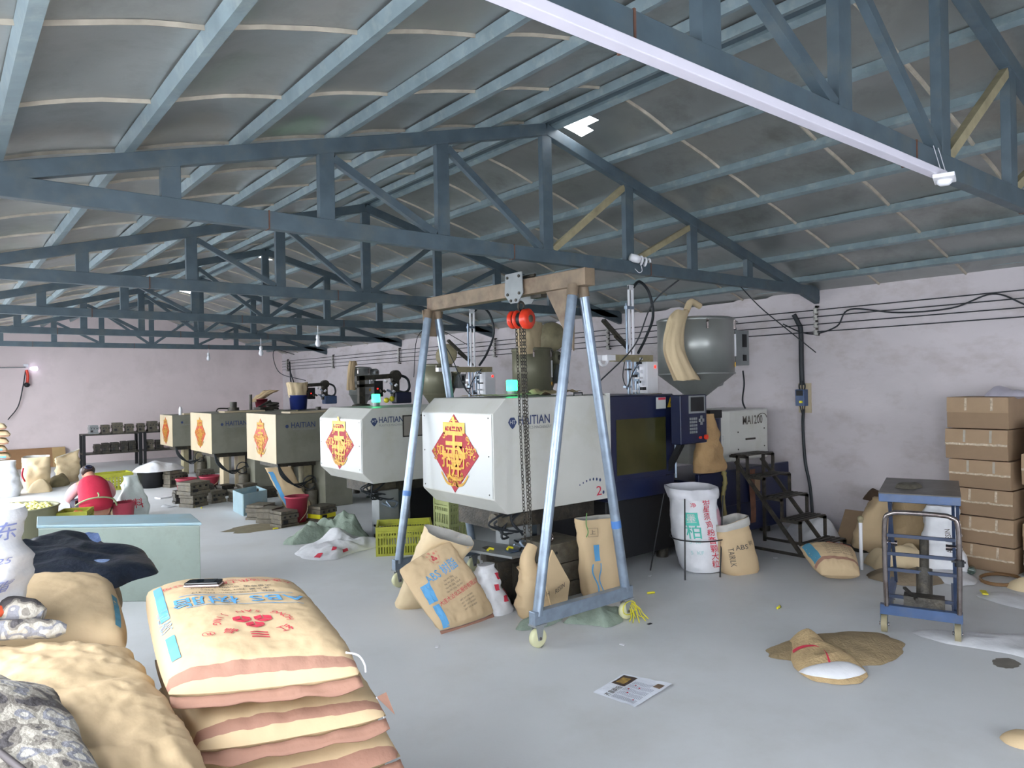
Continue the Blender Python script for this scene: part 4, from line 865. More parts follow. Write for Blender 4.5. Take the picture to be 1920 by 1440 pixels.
# second and third and supporting sacks
def shift(q, dx, dy, dz, g=0):
    return [p+V((dx, dy, dz)) for p in q]
o2, pf2 = sackq('resin_sack', [Q0[0]+V((.04, -.10, -.115)), Q0[1]+V((.055, -.035, -.115)), Q0[2]+V((.06, 0, -.12)), Q0[3]+V((.03, 0, -.12))], .13, M['kraft'], (50, 54), .006, 4)
tag(o2, 'second kraft sack of the foreground stack, half its red emblem showing', 'sack', 'full resin sacks in the foreground')
pr_ = MB(); emb(-.02, -.27, .08, pr_, lambda cx, cy: (lambda u, v: pf2(cx-u, cy-v)))
lab(pr_.build('red_print', M['red'], o2, fixn=False), 'red printed emblem')
mb = MB(); a_ = pf2(.23, -.43); mb.add([tuple(a_), tuple(a_+V((.03, .0, .005))), tuple(a_+V((.045, -.02, -.055)))], [(0, 1, 2)]); mb.build('torn_tab', M['band'], o2, fixn=False)
mb = MB(); mb.tube(crv([tuple(a_), tuple(a_+V((.005, -.01, -.03))), tuple(a_+V((.02, -.015, -.075)))], 5), .0022, 5); mb.build('sewing_thread', M['whitepl'], o2)
for i in range(7):
    q = [Q0[0]+V((.06+.01*(i % 2), -.16-.01*i, -.225-.11*i)), Q0[1]+V((.085+.01*(i % 2), -.055-.005*i, -.225-.11*i)), Q0[2]+V((.08, 0, -.235-.11*i)), Q0[3]+V((.02, 0, -.235-.11*i))]
    o3, _ = sackq('resin_sack', q, .125, M['kraft'], (30, 30) if i < 2 else (10, 10), .006, 7+i)
    tag(o3, ['third kraft sack of the foreground stack, cut by the bottom of the picture'][0] if i == 0 else 'kraft sack low in the foreground stack, %s below the printed ones' % ['second', 'third', 'fourth', 'fifth', 'sixth', 'seventh'][i-1], 'sack', 'full resin sacks in the foreground')
# left pile
QA = [V((-.30, 2.62, 1.00)), V((.455, 2.42, .97)), V((.515, 3.06, 1.03)), V((-.2, 3.28, 1.04))]
oA, pfA = sackq('resin_sack', QA, .20, M['kraft'], (50, 44), .008, 21, flap=2, bandv=None)
tag(oA, 'plain full kraft sack at left behind the camouflage cloth, blue right end', 'sack', 'full resin sacks in the foreground')
pr_ = MB()
for i in range(8):
    y = -.27+i*.033
    pr_.add([pfA(.355, y), pfA(.372, y), pfA(.372, y+.034), pfA(.355, y+.034)], [(0, 1, 2, 3)])
lab(pr_.build('blue_side_band', mat('dull blue print', '4a86a0', .7), oA, fixn=False), 'dull blue band at the right end')
QB = [V((-.35, 1.35, .98)), V((.46, 1.50, .90)), V((.435, 2.40, .97)), V((-.3, 2.62, 1.0))]
oB, pfB = sackq('resin_sack', QB, .22, M['kraft'], (80, 80), .014, 33, flap=False, bandv=None, sm=3.2)
tag(oB, 'large creased kraft sack at bottom left partly under the camouflage cloth', 'sack', 'full resin sacks in the foreground')
LBL = ['kraft sack under the creased one at bottom left, its right edge showing', 'kraft sack third from the top in the bottom left pile', 'kraft sack fourth from the top in the bottom left pile', 'kraft sack lowest in the bottom left pile']
for i in range(4):
    q = [p+V((.035+.02*i*(k in (1, 2)), -.01, -.21-.20*i)) for k, p in enumerate(QB)]
    oo, _ = sackq('resin_sack', q, .20, M['kraft'], (28, 28) if i < 2 else (10, 10), .01, 40+i, flap=False, bandv=None)
    tag(oo, LBL[i], 'sack', 'full resin sacks in the foreground')
LBL = ['sack hidden directly below the plain blue ended sack', 'sack third down below the plain blue ended sack', 'sack fourth down below the plain blue ended sack', 'sack lowest below the plain blue ended sack']
for i in range(4):
    q = [p+V((-.01, .01, -.20-.20*i)) for p in QA]
    oo, _ = sackq('resin_sack', q, .20, M['kraft'], (12, 12), .01, 50+i, flap=False, bandv=None)
    tag(oo, LBL[i], 'sack', 'full resin sacks in the foreground')
QC = [V((-.30, 3.45, .82)), V((.62, 3.40, .82)), V((.72, 4.30, .82)), V((-.2, 4.4, .82))]
for i in range(4):
    q = [p+V((0, 0, -.20*i)) for p in QC]
    oo, _ = sackq('resin_sack', q, .20, M['kraft2'], (12, 12), .01, 60+i, flap=False, bandv=None)
    tag(oo, ['sack directly under the dark blue jacket', 'sack second down under the dark blue jacket', 'sack third down under the dark blue jacket', 'sack on the floor under the dark blue jacket'][i], 'sack', 'full resin sacks in the foreground')
# camouflage cloth
def camo():
    m = mat('camouflage cloth', 'b9b5ae', .85, var=0, bump=.5, bs=45); n = m.node_tree.nodes; l = m.node_tree.links
    tc = n.new('ShaderNodeTexCoord'); t = n.new('ShaderNodeTexNoise'); t.inputs['Scale'].default_value = 17; t.inputs['Detail'].default_value = 1.5; l.new(tc.outputs['Object'], t.inputs[0])
    c = n.new('ShaderNodeValToRGB'); c.color_ramp.interpolation = 'CONSTANT'; e = c.color_ramp.elements
    e[0].position = 0; e[0].color = lin('4a4648'); e[1].position = .43; e[1].color = lin('77716a')
    for p, k in ((.49, 'a39d93'), (.57, '7f7f86'), (.63, 'b3afa8')): x = e.new(p); x.color = lin(k)
    l.new(t.outputs[0], c.inputs[0]); l.new(c.outputs[0], n['Principled BSDF'].inputs['Base Color']); return m
M['camo'] = camo()
def topB(x, y):
    u = max(-.98, min(.98, (x+.0)/.42)); v = max(-.98, min(.98, (y-1.95)/.52)); return .965+.11*(max(0, 1-abs(u)**3.2)*max(0, 1-abs(v)**3.2))**.5-.0
o, _ = heap('camouflage_cloth', [(-.05, 1.98), (.08, 2.02), (.17, 1.88), (.215, 1.65), (.235, 1.42), (.22, 1.20), (.0, 1.1), (-.35, 1.2), (-.40, 1.9), (-.15, 2.1)], .05, M['camo'], 5, 40, 90, .6, 8, .03, .5, [(.06, 1.75, .05, .1), (-.1, 1.5, .06, .18)], topB)
tag(o, 'grey camouflage cloth crumpled over the sack at the bottom left corner', 'cloth')
for a_, b_, c_ in (((-.10, 1.86, 1.13), (.02, 1.74, 1.145), (.12, 1.70, 1.11)), ((.04, 1.66, 1.135), (.09, 1.5, 1.125), (.15, 1.34, 1.10))): mb = MB(); mb.tube(crv([a_, b_, c_], 8), .006, 6); mb.build('dark_strap', mat('dark grey strap', '4a4446', .7), o)
for i, (a, b, c, r) in enumerate([((-.12, 2.52, 1.12), (.10, 2.52, 1.14), (.235, 2.46, 1.115), .038), ((-.12, 2.42, 1.10), (.12, 2.41, 1.105), (.28, 2.39, 1.08), .027)]):
    mb = MB(); P_ = crv([a, b, c], 8); mb.tube(P_, [r*(1+.15*noise.noise(V((k*.7, i, 0))))*(1 if k < len(P_)-2 else (.85, .45)[k-len(P_)+2]) for k in range(len(P_))], 14)
    tag(mb.build('rolled_sleeve', M['camo']), ['thicker upper roll of camouflage cloth lying on the plain sack', 'thinner lower roll of camouflage cloth lying on the plain sack'][i], 'cloth')
# white bag at the left edge
o, Sb = bag('plastic_bag', (-.01, 2.60, 1.12), .40, .26, (-.01, 2.60, 1.42), .40, .24, M['woven'], -20, 3, .03, (0, 0), 2.4, False, 20, 40, 0, .15, .5, [M['woven'], M['woven']], False)
tag(o, 'white plastic bag with blue writing and orange lower part at the left edge', 'bag')
mb = MB()
def bm_(u, v, c): return Sb((c+u/.95) % 1, v, .004)
put(mb, '山东', .065, lambda u, v: bm_(u, .80+v*2.8, .885), .004, .02); put(mb, '树脂', .05, lambda u, v: bm_(u, .30+v*2.8, .875), .004, .02); put(mb, '25', .03, lambda u, v: bm_(u, .55+v*2.8, .9), .002, .02)
mb.build('blue_lettering', mat('pale violet blue print', '7d86b8', .6), o, fixn=False)
mb = MB(); mb.grid(lambda a, b: Sb((.74+.22*a) % 1, .02+(.34-.3*a)*b, .006), 14, 8); mb.build('orange_patch', mat('orange plastic', 'e0603e', .5), o, fixn=False)
# dark jacket
def topC(x, y): return .895
o, _ = heap('jacket', [(.15, 4.35), (.40, 4.62), (.62, 4.55), (.76, 4.25), (.82, 3.85), (.72, 3.55), (.45, 3.42), (.1, 3.45), (-.2, 3.7), (-.1, 4.3)], .11, mat('dark navy nylon', '1c2230', .38, var=.2, vs=5, bump=.4, bs=20), 9, 40, 90, .65, 6, .02, .55, [(.55, 4.4, .05, .12), (.2, 4.1, .04, .2)], topC)
tag(o, 'dark navy nylon jacket lying in front of the long grey green chest', 'jacket')
mb = MB(); mb.grid(lambda a, b: V((.50+.22*a, 3.66+.12*b-.05*a, .952+.012*math.sin(a*5)+.02*b)), 12, 6); mb.build('blue_lining', mat('pale blue lining', '8a9fc8', .4, bump=.5, bs=25), o, fixn=False)
mb = MB(); mb.tube(crv([(.70, 3.62, .92), (.76, 3.75, .93), (.80, 3.92, .925)], 5), .010, 6); mb.build('cuff_zip', M['black'], o)
mb = MB(); mb.grid(lambda a, b: V((.46+.20*a, 4.28+.15*b-.03*a, .985+.02*math.sin(a*6+b*3))), 12, 6); mb.build('painted_sheen', mat('nylon with painted blue sheen', '5a6f9c', .2, bump=.6, bs=18), o, fixn=False)  # lighter blue patch, the nylon's sheen put into its colour
# chest
CH_ = thing('steel_chest', 'long pale grey green steel chest with light blue lid behind the jacket', 'chest', (1.15, 6.9, 0))
a0 = V((1.70, 6.30, 0)); dx = V((-.775, .63, 0)).normalized(); dy = V((dx.y, -dx.x, 0))*1; dy = V((.10, .995, 0)).normalized()
P4 = [a0, a0+dx*1.35, a0+dx*1.35+dy*.52, a0+dy*.52]
mb = MB(); mb.prism([tuple(p) for p in P4], (0, 0, .625)); mb.build('chest_body', M['chest'], CH_, bevel=.008)
cc = sum(P4, V())/4; mb = MB(); mb.prism([tuple(cc+(p-cc)*1.02+V((0, 0, .625))) for p in P4], (0, 0, .025)); lab(mb.build('lid', M['bluebox'], CH_, bevel=.006), 'light blue lid')
# ---------------- left background ----------------
def crate(name, Mx, L, W, H, m, label, group=None, nx=22, nz=3, t=.012, open_top=True):
    c = thing(name, label, 'crate', tuple(Mx.translation), group)
    def wall(a, b, nm):   # a,b local 2d ends
        a = V((*a, 0)); b = V((*b, 0)); n = nx if (a-b).length > (L+W)/2 else max(6, int(nx*W/L)); rows = nz*4+1
        vs = [a.lerp(b, i/(2*n+1))+V((0, 0, H*j/rows)) for j in range(rows+1) for i in range(2*n+2)]; fs = []
        for j in range(rows):
            for i in range(2*n+1):
                if i % 2 and j % 4 in (1, 2, 3) and j < rows-2: continue
                k = j*(2*n+2)+i; fs.append((k, k+1, k+2*n+3, k+2*n+2))
        mb = MB(Mx); mb.add(vs, fs); o = mb.build(nm, m, c, fixn=False); s_ = o.modifiers.new('s', 'SOLIDIFY'); s_.thickness = t*.5; s_.offset = 0
    x, y = L/2, W/2
    wall((-x, -y), (x, -y), 'side_panel'); wall((x, y), (-x, y), 'side_panel'); wall((x, -y), (x, y), 'end_panel'); wall((-x, y), (-x, -y), 'end_panel')
    mb = MB(Mx); mb.box((-x, -y, 0), (x, y, .012)); mb.build('base', m, c)
    for z in (0, H*.78, H-.02):
        mb = MB(Mx)
        for p, q in (((-x, -y), (x, -y)), ((x, -y), (x, y)), ((x, y), (-x, y)), ((-x, y), (-x, -y))): mb.bar((*p, z+.01), (*q, z+.01), .02, .02 if z else .03)
        mb.build('rim', m, c)
    for a in (-x, x):
        for b in (-y, y): mb = MB(Mx); mb.box((a-.012, b-.012, 0), (a+.012, b+.012, H)); mb.build('corner_post', m, c)
    if nx > 12: mb = MB(Mx); mb.box((-.07, -y-.012, H*.62), (.07, -y-.004, H*.76)); mb.build('handle', m, c)
    return c
def pebbles(parent, cx, cy, z, rx, ry, n, m, name, r=.03, seed=1):
    rr = random.Random(seed); mb = MB()
    for _ in range(n):
        a = rr.random()*2*PI; q = math.sqrt(rr.random()); mb.ball((cx+rx*q*math.cos(a), cy+ry*q*math.sin(a), z+rr.uniform(-.015, .02)), r*rr.uniform(.6, 1.2), 6, 4)
    o = mb.build(name, m, None); o['kind'] = 'stuff'; return o
mb = MB(); mb.lathe([(0, .02), (.36, .02), (.40, .04), (.43, .40), (.45, .42), (.43, .43), (.41, .40), (.38, .06), (0, .05)], (.68, 9.95, .03), 40)
tag(mb.build('round_tub', mat('dusty olive tub', '85846a', .6, var=.15, dirt='5c5a44', da=.4)), 'big round olive tub heaped with pale yellow plastic parts at left', 'tub')
tag(pebbles(None, .68, 9.95, .43, .39, .39, 260, mat('pale yellow parts', 'dcd888', .45, var=.15), 'plastic_parts', .028), 'pale yellow plastic parts heaped in the round olive tub', 'plastic parts')
crate('plastic_crate', flatm((1.27, 9.9, 0), -20), .30, .34, .36, M['lime'], 'small yellow green crate of orange parts between the tub and the person', 'plastic crates', 9)
tag(pebbles(None, 1.27, 9.9, .29, .12, .13, 70, mat('orange parts', 'd06a3c', .5, var=.1), 'orange_parts', .03, 2), 'orange plastic parts filling the small yellow green crate', 'plastic parts')
crate('plastic_crate', flatm((2.45, 14.6, 0), 5), .58, .38, .30, M['lime'], 'yellow green crate standing just behind the crouching person', 'plastic crates', 10)
# person: crouching, seen from behind, bent forward
def skinfig(name, joints, edges, m, lv=2):
    me = bpy.data.meshes.new(name); me.from_pydata([j[0] for j in joints], edges, [])
    o = bpy.data.objects.new(name, me); COL.objects.link(o); s = o.modifiers.new('s', 'SKIN'); s.use_smooth_shade = True
    for i, j in enumerate(joints): me.skin_vertices[0].data[i].radius = (j[1], j[2] if len(j) > 2 else j[1])
    me.skin_vertices[0].data[0].use_root = True
    b = o.modifiers.new('b', 'SUBSURF'); b.levels = lv; b.render_levels = lv
    bpy.context.view_layer.update(); dg = bpy.context.evaluated_depsgraph_get(); nm = bpy.data.meshes.new_from_object(o.evaluated_get(dg))
    mb = MB(); mb.add([v.co.copy() for v in nm.vertices], [tuple(p.vertices) for p in nm.polygons], True)
    bpy.data.objects.remove(o); bpy.data.meshes.remove(nm); return mb
px_, py_ = 1.60, 10.65
def pp(x, y, z): return (px_+x*.9, py_+y*.9, z*.84)
PS = thing('person', 'person in a red top crouching with head bent down, seen from behind', 'person', (px_, py_, 0))
J = [(pp(0, -.02, .30), .15, .12), (pp(0, .06, .47), .145, .11), (pp(.0, .20, .60), .16, .10), (pp(0, .36, .66), .10, .08), (pp(0, .40, .73), .055), (pp(-.03, .46, .80), .085, .09), (pp(-.04, .53, .76), .07, .075),
     (pp(-.17, .33, .62), .065), (pp(-.28, .40, .45), .048), (pp(-.22, .58, .33), .036), (pp(-.18, .64, .31), .03), (pp(.17, .33, .62), .065), (pp(.28, .40, .45), .048), (pp(.22, .58, .33), .036), (pp(.18, .64, .31), .03),
     (pp(-.10, .0, .28), .11), (pp(-.20, .40, .36), .075), (pp(-.18, .30, .08), .05), (pp(-.18, .40, .04), .045), (pp(.10, .0, .28), .11), (pp(.20, .40, .36), .075), (pp(.18, .30, .08), .05), (pp(.18, .40, .04), .045)]
ED = [(0, 1), (1, 2), (2, 3), (3, 4), (4, 5), (5, 6), (3, 7), (7, 8), (8, 9), (9, 10), (3, 11), (11, 12), (12, 13), (13, 14), (0, 15), (15, 16), (16, 17), (17, 18), (0, 19), (19, 20), (20, 21), (21, 22)]
fb = skinfig('b', J, ED, None)
for s_ in (-1, 1):     # hands: palm and five fingers
    h0 = V(pp(s_*.18, .64, .31)); 
    fb.tube([h0, h0+V((-s_*.02, .06, -.02))], [.03, .034], 8)
    for k in range(4): a = h0+V((-s_*.02+(k-1.5)*.017, .06, -.02)); fb.tube([a, a+V((0, .035, -.012)), a+V((0, .05+.006*(1.5-abs(k-1.5)), -.035))], [.009, .009, .007], 6)
    a = h0+V((-s_*.03, .02, -.005)); fb.tube([a, a+V((-s_*.03, .025, -.01)), a+V((-s_*.035, .05, -.02))], [.011, .010, .008], 6)
fb.build('body', mat('skin', 'b98770', .6, var=.05), PS)
J2 = [(pp(0, -.05, .24), .21, .17), (pp(0, -.02, .38), .215, .17), (pp(0, .08, .52), .205, .14), (pp(.0, .22, .635), .20, .115), (pp(0, .34, .685), .15, .09), (pp(0, .39, .69), .09, .07)]
tp = skinfig('t', J2, [(i, i+1) for i in range(5)], None)
tp.build('red_top', mat('crimson cotton', 'b5213f', .8, var=.06, bump=.3, bs=15), PS)
for s_, mm in ((-1, 'pink'), (1, 'pink')):
    J3 = [(pp(s_*.13, .32, .645), .095, .08), (pp(s_*.22, .37, .55), .082), (pp(s_*.285, .42, .44), .064), (pp(s_*.25, .52, .37), .052)]
    skinfig('s', J3, [(0, 1), (1, 2), (2, 3)], None).build('sleeve', mat('pale pink cotton', 'd9a3a8', .8, var=.05), PS)
J4 = [(pp(-.01, .40, .81), .09, .085), (pp(-.03, .46, .84), .10, .09), (pp(-.04, .52, .82), .08)]
hb = skinfig('h', J4, [(0, 1), (1, 2)], None); hb.build('hair', mat('dark brown hair', '3a2a26', .5, var=.3, vs=30, stretch=(8, 1, 1)), PS)
mb = MB(); mb.tube([pp(-.03+.04*math.cos(t), .36+.02*math.sin(t), .90+.02*math.sin(t)) for t in [2*PI*j/10 for j in range(10)]], .012, 6, closed=True); mb.build('hair_tie', M['navy'], PS)
mb = MB(); mb.tube(crv([pp(-.25, .02, .36), pp(-.20, -.14, .43), pp(-.1, -.20, .475), pp(0, -.215, .485), pp(.1, -.20, .475), pp(.2, -.14, .43), pp(.26, .02, .34)], 6), .010, 6)
mb.tube(crv([pp(0, -.215, .485), pp(.01, -.20, .52), pp(.0, -.18, .555)], 4), .009, 6); mb.tube(crv([pp(.19, -.15, .44), pp(.23, -.13, .38), pp(.25, -.1, .32)], 4), .011, 6)
lab(mb.build('apron_strings', mat('pale green apron string', '9aa67c', .7), PS), 'pale green apron string tied behind')
J5 = [(pp(-.13, .1, .28), .125), (pp(-.2, .38, .37), .09), (pp(-.18, .30, .12), .06)]
for s_ in (-1, 1):
    skinfig('l', [(pp(s_*.11, .05, .27), .12), (pp(s_*.20, .40, .37), .088), (pp(s_*.18, .31, .12), .060)], [(0, 1), (1, 2)], None).build('trouser_leg', mat('dark trousers', '2e2c3c', .8), PS)
    mb = MB(); mb.ball(pp(s_*.18, .37, .035), .05, 12, 8, (.9, 2.3, .7)); mb.build('shoe', M['black'], PS)
ST = thing('stool', 'low yellowish stool with green straps under the crouching person', 'stool', (1.60, 10.42, 0))
mb = MB(flatm((1.78, 11.55, 0), -12)); mb.box((-.17, -.11, .17), (.17, .11, .21)); mb.build('seat', M['kraft2'], ST, bevel=.01)
for a in (-.14, .14):
    for b in (-.08, .08): mb = MB(flatm((1.78, 11.55, 0), -12)); mb.box((a-.015, b-.015, 0), (a+.015, b+.015, .17)); mb.build('leg', M['kraft2'], ST)
mb = MB(); mb.tube(crv([(1.66, 11.48, .17), (1.75, 11.44, .10), (1.84, 11.42, .14), (1.90, 11.42, .08)], 5), .012, 6); lab(mb.build('strap', M['rope'], ST), 'green strap')
o, S1 = bag('woven_sack', (2.12, 11.1, 0), .36, .32, (2.10, 11.12, .58), .16, .12, mat('translucent white plastic', 'bfc8c6', .4, var=.1, vs=6, bump=.5, bs=12), 10, 5, .05, open_=False, belly=.2)
tag(o, 'bulging whitish plastic sack standing right of the crouching person', 'sack')
mb = MB(); put(mb, '塑料', .16, lambda u, v: S1((.70+u*.8) % 1, .35+v*1.5, .006), .004, .03); mb.build('red_lettering', M['red'], o, fixn=False)
mb = MB(); mb.lathe([(0, 0), (.11, 0), (.14, .27), (.145, .28), (.13, .28), (.1, .02), (0, .02)], (1.93, 10.72, 0), 18); tag(mb.build('bucket', M['bucket']), 'dark red bucket between the person and the whitish sack', 'bucket')
o, _ = heap('paper_sheet', [(1.10, 11.0), (1.25, 11.25), (1.42, 11.1), (1.44, 10.95), (1.35, 10.85), (1.15, 10.8)], .16, M['kraft2'], 3, 14, 30, .6, 8); tag(o, 'crumpled pale paper beside the left hand of the person', 'paper')
o, _ = heap('plastic_film', [(1.30, 11.25), (1.4, 11.5), (1.52, 11.35), (1.54, 11.2), (1.4, 11.1)], .24, mat('blue white film', 'b9bcd6', .3, var=.2), 6, 14, 30, .6, 8); tag(o, 'blue white plastic film left of the person', 'plastic film')
# far sack stack
for i in range(9):
    z = .06+.135*i; sh = .03*math.sin(i*2.1)
    q = [V((.45+sh, 15.9, z)), V((1.03+sh, 15.8, z)), V((1.06+sh, 16.4, z)), V((.5+sh, 16.5, z))]
    oo, pq = sackq('resin_sack', q, .16, M['kraft2'], (14, 14), .006, 80+i, flap=2, bandv=None)
    tag(oo, 'kraft sack in the far left stack, %s' % ['on the floor', 'second from the floor', 'third from the floor', 'fourth from the floor', 'fifth from the floor, blue marked', 'fifth from the top with a blue mark', 'third from the top', 'second from the top', 'topmost'][i], 'sack', 'kraft sacks stacked at the far left')
    if i in (4, 5):
        mb = MB(); mb.add([q[0]+V((.25, -.035, -.03)), q[0]+V((.50, -.08, -.03)), q[0]+V((.50, -.085, .03)), q[0]+V((.25, -.04, .03))], [(0, 1, 2, 3)]); mb.build('blue_mark', M['blue'], oo, fixn=False)
o, _ = bag('woven_sack', (.86, 15.0, 0), .50, .42, (.84, 15.0, .60), .40, .34, M['woven'], 0, 11, .04, open_=False, belly=.15); tag(o, 'big white full sack glaring in the daylight at the far left', 'sack')
o, _ = bag('paper_sack', (1.40, 15.6, .0), .36, .28, (1.42, 15.65, .60), .42, .26, M['kraft2'], -8, 13, .04, (0, .1)); tag(o, 'open topped kraft sack with pink string right of the big white sack', 'sack')
mb = MB(); mb.tube(crv([(1.20, 15.42, .42), (1.18, 15.40, .30), (1.22, 15.42, .18)], 4), .015, 6); mb.build('pink_string', M['red'], o)
o, _ = heap('paper_sack', [(1.25, 15.3), (1.5, 15.5), (1.62, 15.3), (1.55, 15.05), (1.3, 15.05)], .20, M['kraft2'], 7, 14, 30, .4, 6); tag(o, 'rolled kraft sack lying at the foot of the open topped sack', 'sack')
o, _ = heap('dark_bundle', [(1.6, 16.0), (1.95, 16.5), (2.0, 16.2), (1.9, 15.8), (1.65, 15.7)], .20, mat('olive dusty cloth', '8a7f62', .8, var=.2), 8, 14, 30, .4, 6); tag(o, 'dusty olive bundle lying between the two open paper sacks', 'bundle')
o, _ = bag('paper_sack', (2.0, 16.5, 0), .36, .24, (2.02, 16.6, .55), .40, .10, M['kraft2'], 12, 17, .05, (.35, 0), collar=0); tag(o, 'upright crumpled kraft sack in front of the leaning board', 'sack')
LBd = thing('leaning_board', 'wide brown board leaning against the back wall', 'board', (1.9, 20.2, 0))
mb = MB(); mb.prism([(1.1, 20.05, 0), (2.15, 20.05, 0), (2.15, 20.28, .44), (1.1, 20.28, .44)], (0, .02, .008)); mb.build('board_panel', mat('brown board', '94704e', .6, var=.08), LBd)
mb = MB(); mb.prism([(2.15, 20.05, 0), (2.42, 20.05, 0), (2.42, 20.28, .44), (2.15, 20.28, .44)], (0, .02, .008)); lab(mb.build('board_panel', mat('tan board', 'b09468', .6, var=.08), LBd), 'lighter tan panel')
# ---------------- mould blocks ----------------
def mould(Mx, w, d, h, m, label, group='steel mould blocks', seed=0, yellow=False):
    t = thing('mould_block', label, 'mould', tuple(Mx.translation), group); rr = random.Random(seed)
    z = 0; k = 3 if h < .2 else 4
    cuts = [0, .18, .48, .80, 1] if k == 4 else [0, .3, .75, 1]
    for i in range(k):
        ins = [0, .012, .0, .010][i % 4]*(1 if i % 2 else 0)
        a, b = cuts[i]*h, cuts[i+1]*h-.004
        mb = MB(Mx); mb.box((-w/2+ins, -d/2+ins, a), (w/2-ins, d/2-ins, b))
        nm = ['clamp_plate', 'cavity_plate', 'core_plate', 'top_plate'][i if k == 4 else (0, 1, 3)[i]]
        o = mb.build(nm, M['yellow'] if yellow and i == 1 else m, t, bevel=.003)
    for i in range(3):
        x = (i-1)*w*.3; mb = MB(Mx); mb.cyl((x, -d/2-.008, h*.62), (x, -d/2+.01, h*.62), min(.014, h*.08), 8); mb.build('bolt', M['black'], t)
    mb = MB(Mx); mb.box((-w*.38, -d/2-.004, h*.22), (-w*.12, -d/2+.002, h*.42)); mb.build('riser_slot', M['black'], t)
    return t
# storage rack against the back wall
RK = thing('storage_rack', 'black angle iron rack of mould blocks against the pink back wall', 'rack', (3.8, 18.9, 0))
for x in (2.62, 3.78, 3.88, 5.0):
    for y in (18.87, 19.3): mb = MB(); mb.box((x-.03, y-.03, 0), (x+.03, y+.03, .78)); mb.build('rack_post', M['black'], RK)
for z in (.31, .75):
    for a, b in ((2.60, 3.80), (3.86, 5.02)): mb = MB(); mb.box((a, 18.85, z), (b, 19.33, z+.035)); mb.build('shelf_board', M['iron'], RK, bevel=.003)
TN = ['first', 'second', 'third', 'fourth', 'fifth', 'sixth', 'seventh', 'eighth']
for i, (x, w, h) in enumerate([(2.83, .19, .20), (3.07, .18, .20), (3.32, .22, .24), (3.57, .18, .20), (3.72+.1, .16, .20), (4.07, .22, .24), (4.33, .2, .2)]):
    mould(flatm((x, 19.0, .786), 0), w, .25, h, [M['iron2'], M['grey']][i < 1], '%s mould block from the left on the upper shelf of the rack' % TN[i], 'mould blocks on the rack', i)
for i, (x, w, h) in enumerate([(2.90, .14, .20), (3.07, .16, .22), (3.26, .18, .22), (3.45, .14, .24), (3.62, .16, .24), (4.0, .18, .24), (4.22, .18, .22)]):
    mould(flatm((x, 19.0, .346), 0), w, .25, h, M['iron'] if i != 5 else M['iron2'], '%s mould block from the left on the lower shelf of the rack' % TN[i], 'mould blocks on the rack', 20+i)
# floor clutter between the machines
def bucket(c, r, h, label, m='bucket', bail=True):
    t = thing('bucket', label, 'bucket', c, 'dusty red buckets'); x, y, z = c
    mb = MB(); mb.lathe([(0, 0), (r*.8, 0), (r, h), (r+.012, h), (r+.012, h-.02), (r+.002, h-.022), (r-.006, h), (r*.78, .01), (0, .01)], c, 26); mb.build('pail', M[m], t)
    if bail: mb = MB(); mb.tube(crv([(x+r*.95, y-.05, z+h*.9), (x+r*.5, y-r-.02, z+h*.45), (x-r*.3, y-r-.06, z+h*.12)], 6), .006, 6); mb.build('bail', M['prim'], t)
    return t
bucket((3.68, 9.15, 0), .145, .34, 'red bucket with pale handle among the near mould blocks')
bucket((3.30, 13.0, 0), .16, .26, 'red bucket nearest the white covered bin')
bucket((3.85, 13.6, 0), .17, .20, 'wide red basin behind the left red bucket')
BB = thing('metal_bin', 'open pale blue sheet metal bin on the floor by the red bucket', 'bin', (3.5, 10.3, 0))
A_, B_, C_ = V((3.29, 10.07, 0)), V((3.33, 10.62, 0)), V((3.70, 10.30, 0)); D_ = B_+C_-A_
for p, q in ((A_, B_), (A_, C_), (B_, D_), (C_, D_)): mb = MB(); n_ = V((0, 0, .30)); mb.bar(p+n_/2, q+n_/2, .012, .30); mb.build('bin_wall', M['bluebox'], BB)
mb = MB(); mb.prism([tuple(A_+V((0, 0, .01))), tuple(C_+V((0, 0, .01))), tuple(D_+V((0, 0, .01))), tuple(B_+V((0, 0, .01)))], (0, 0, .01)); mb.build('bin_floor', M['bluebox'], BB)
BN = thing('bench', 'low black steel bench behind the blue bin', 'bench', (3.82, 10.5, 0))
mb = MB(flatm((3.95, 10.75, 0), -20)); mb.box((-.22, -.13, .22), (.22, .13, .27)); mb.build('bench_top', M['iron'], BN)
for a in (-.18, .18): mb = MB(flatm((3.95, 10.75, 0), -20)); mb.box((a-.03, -.12, 0), (a+.03, .12, .22)); mb.build('bench_leg', M['iron'], BN)
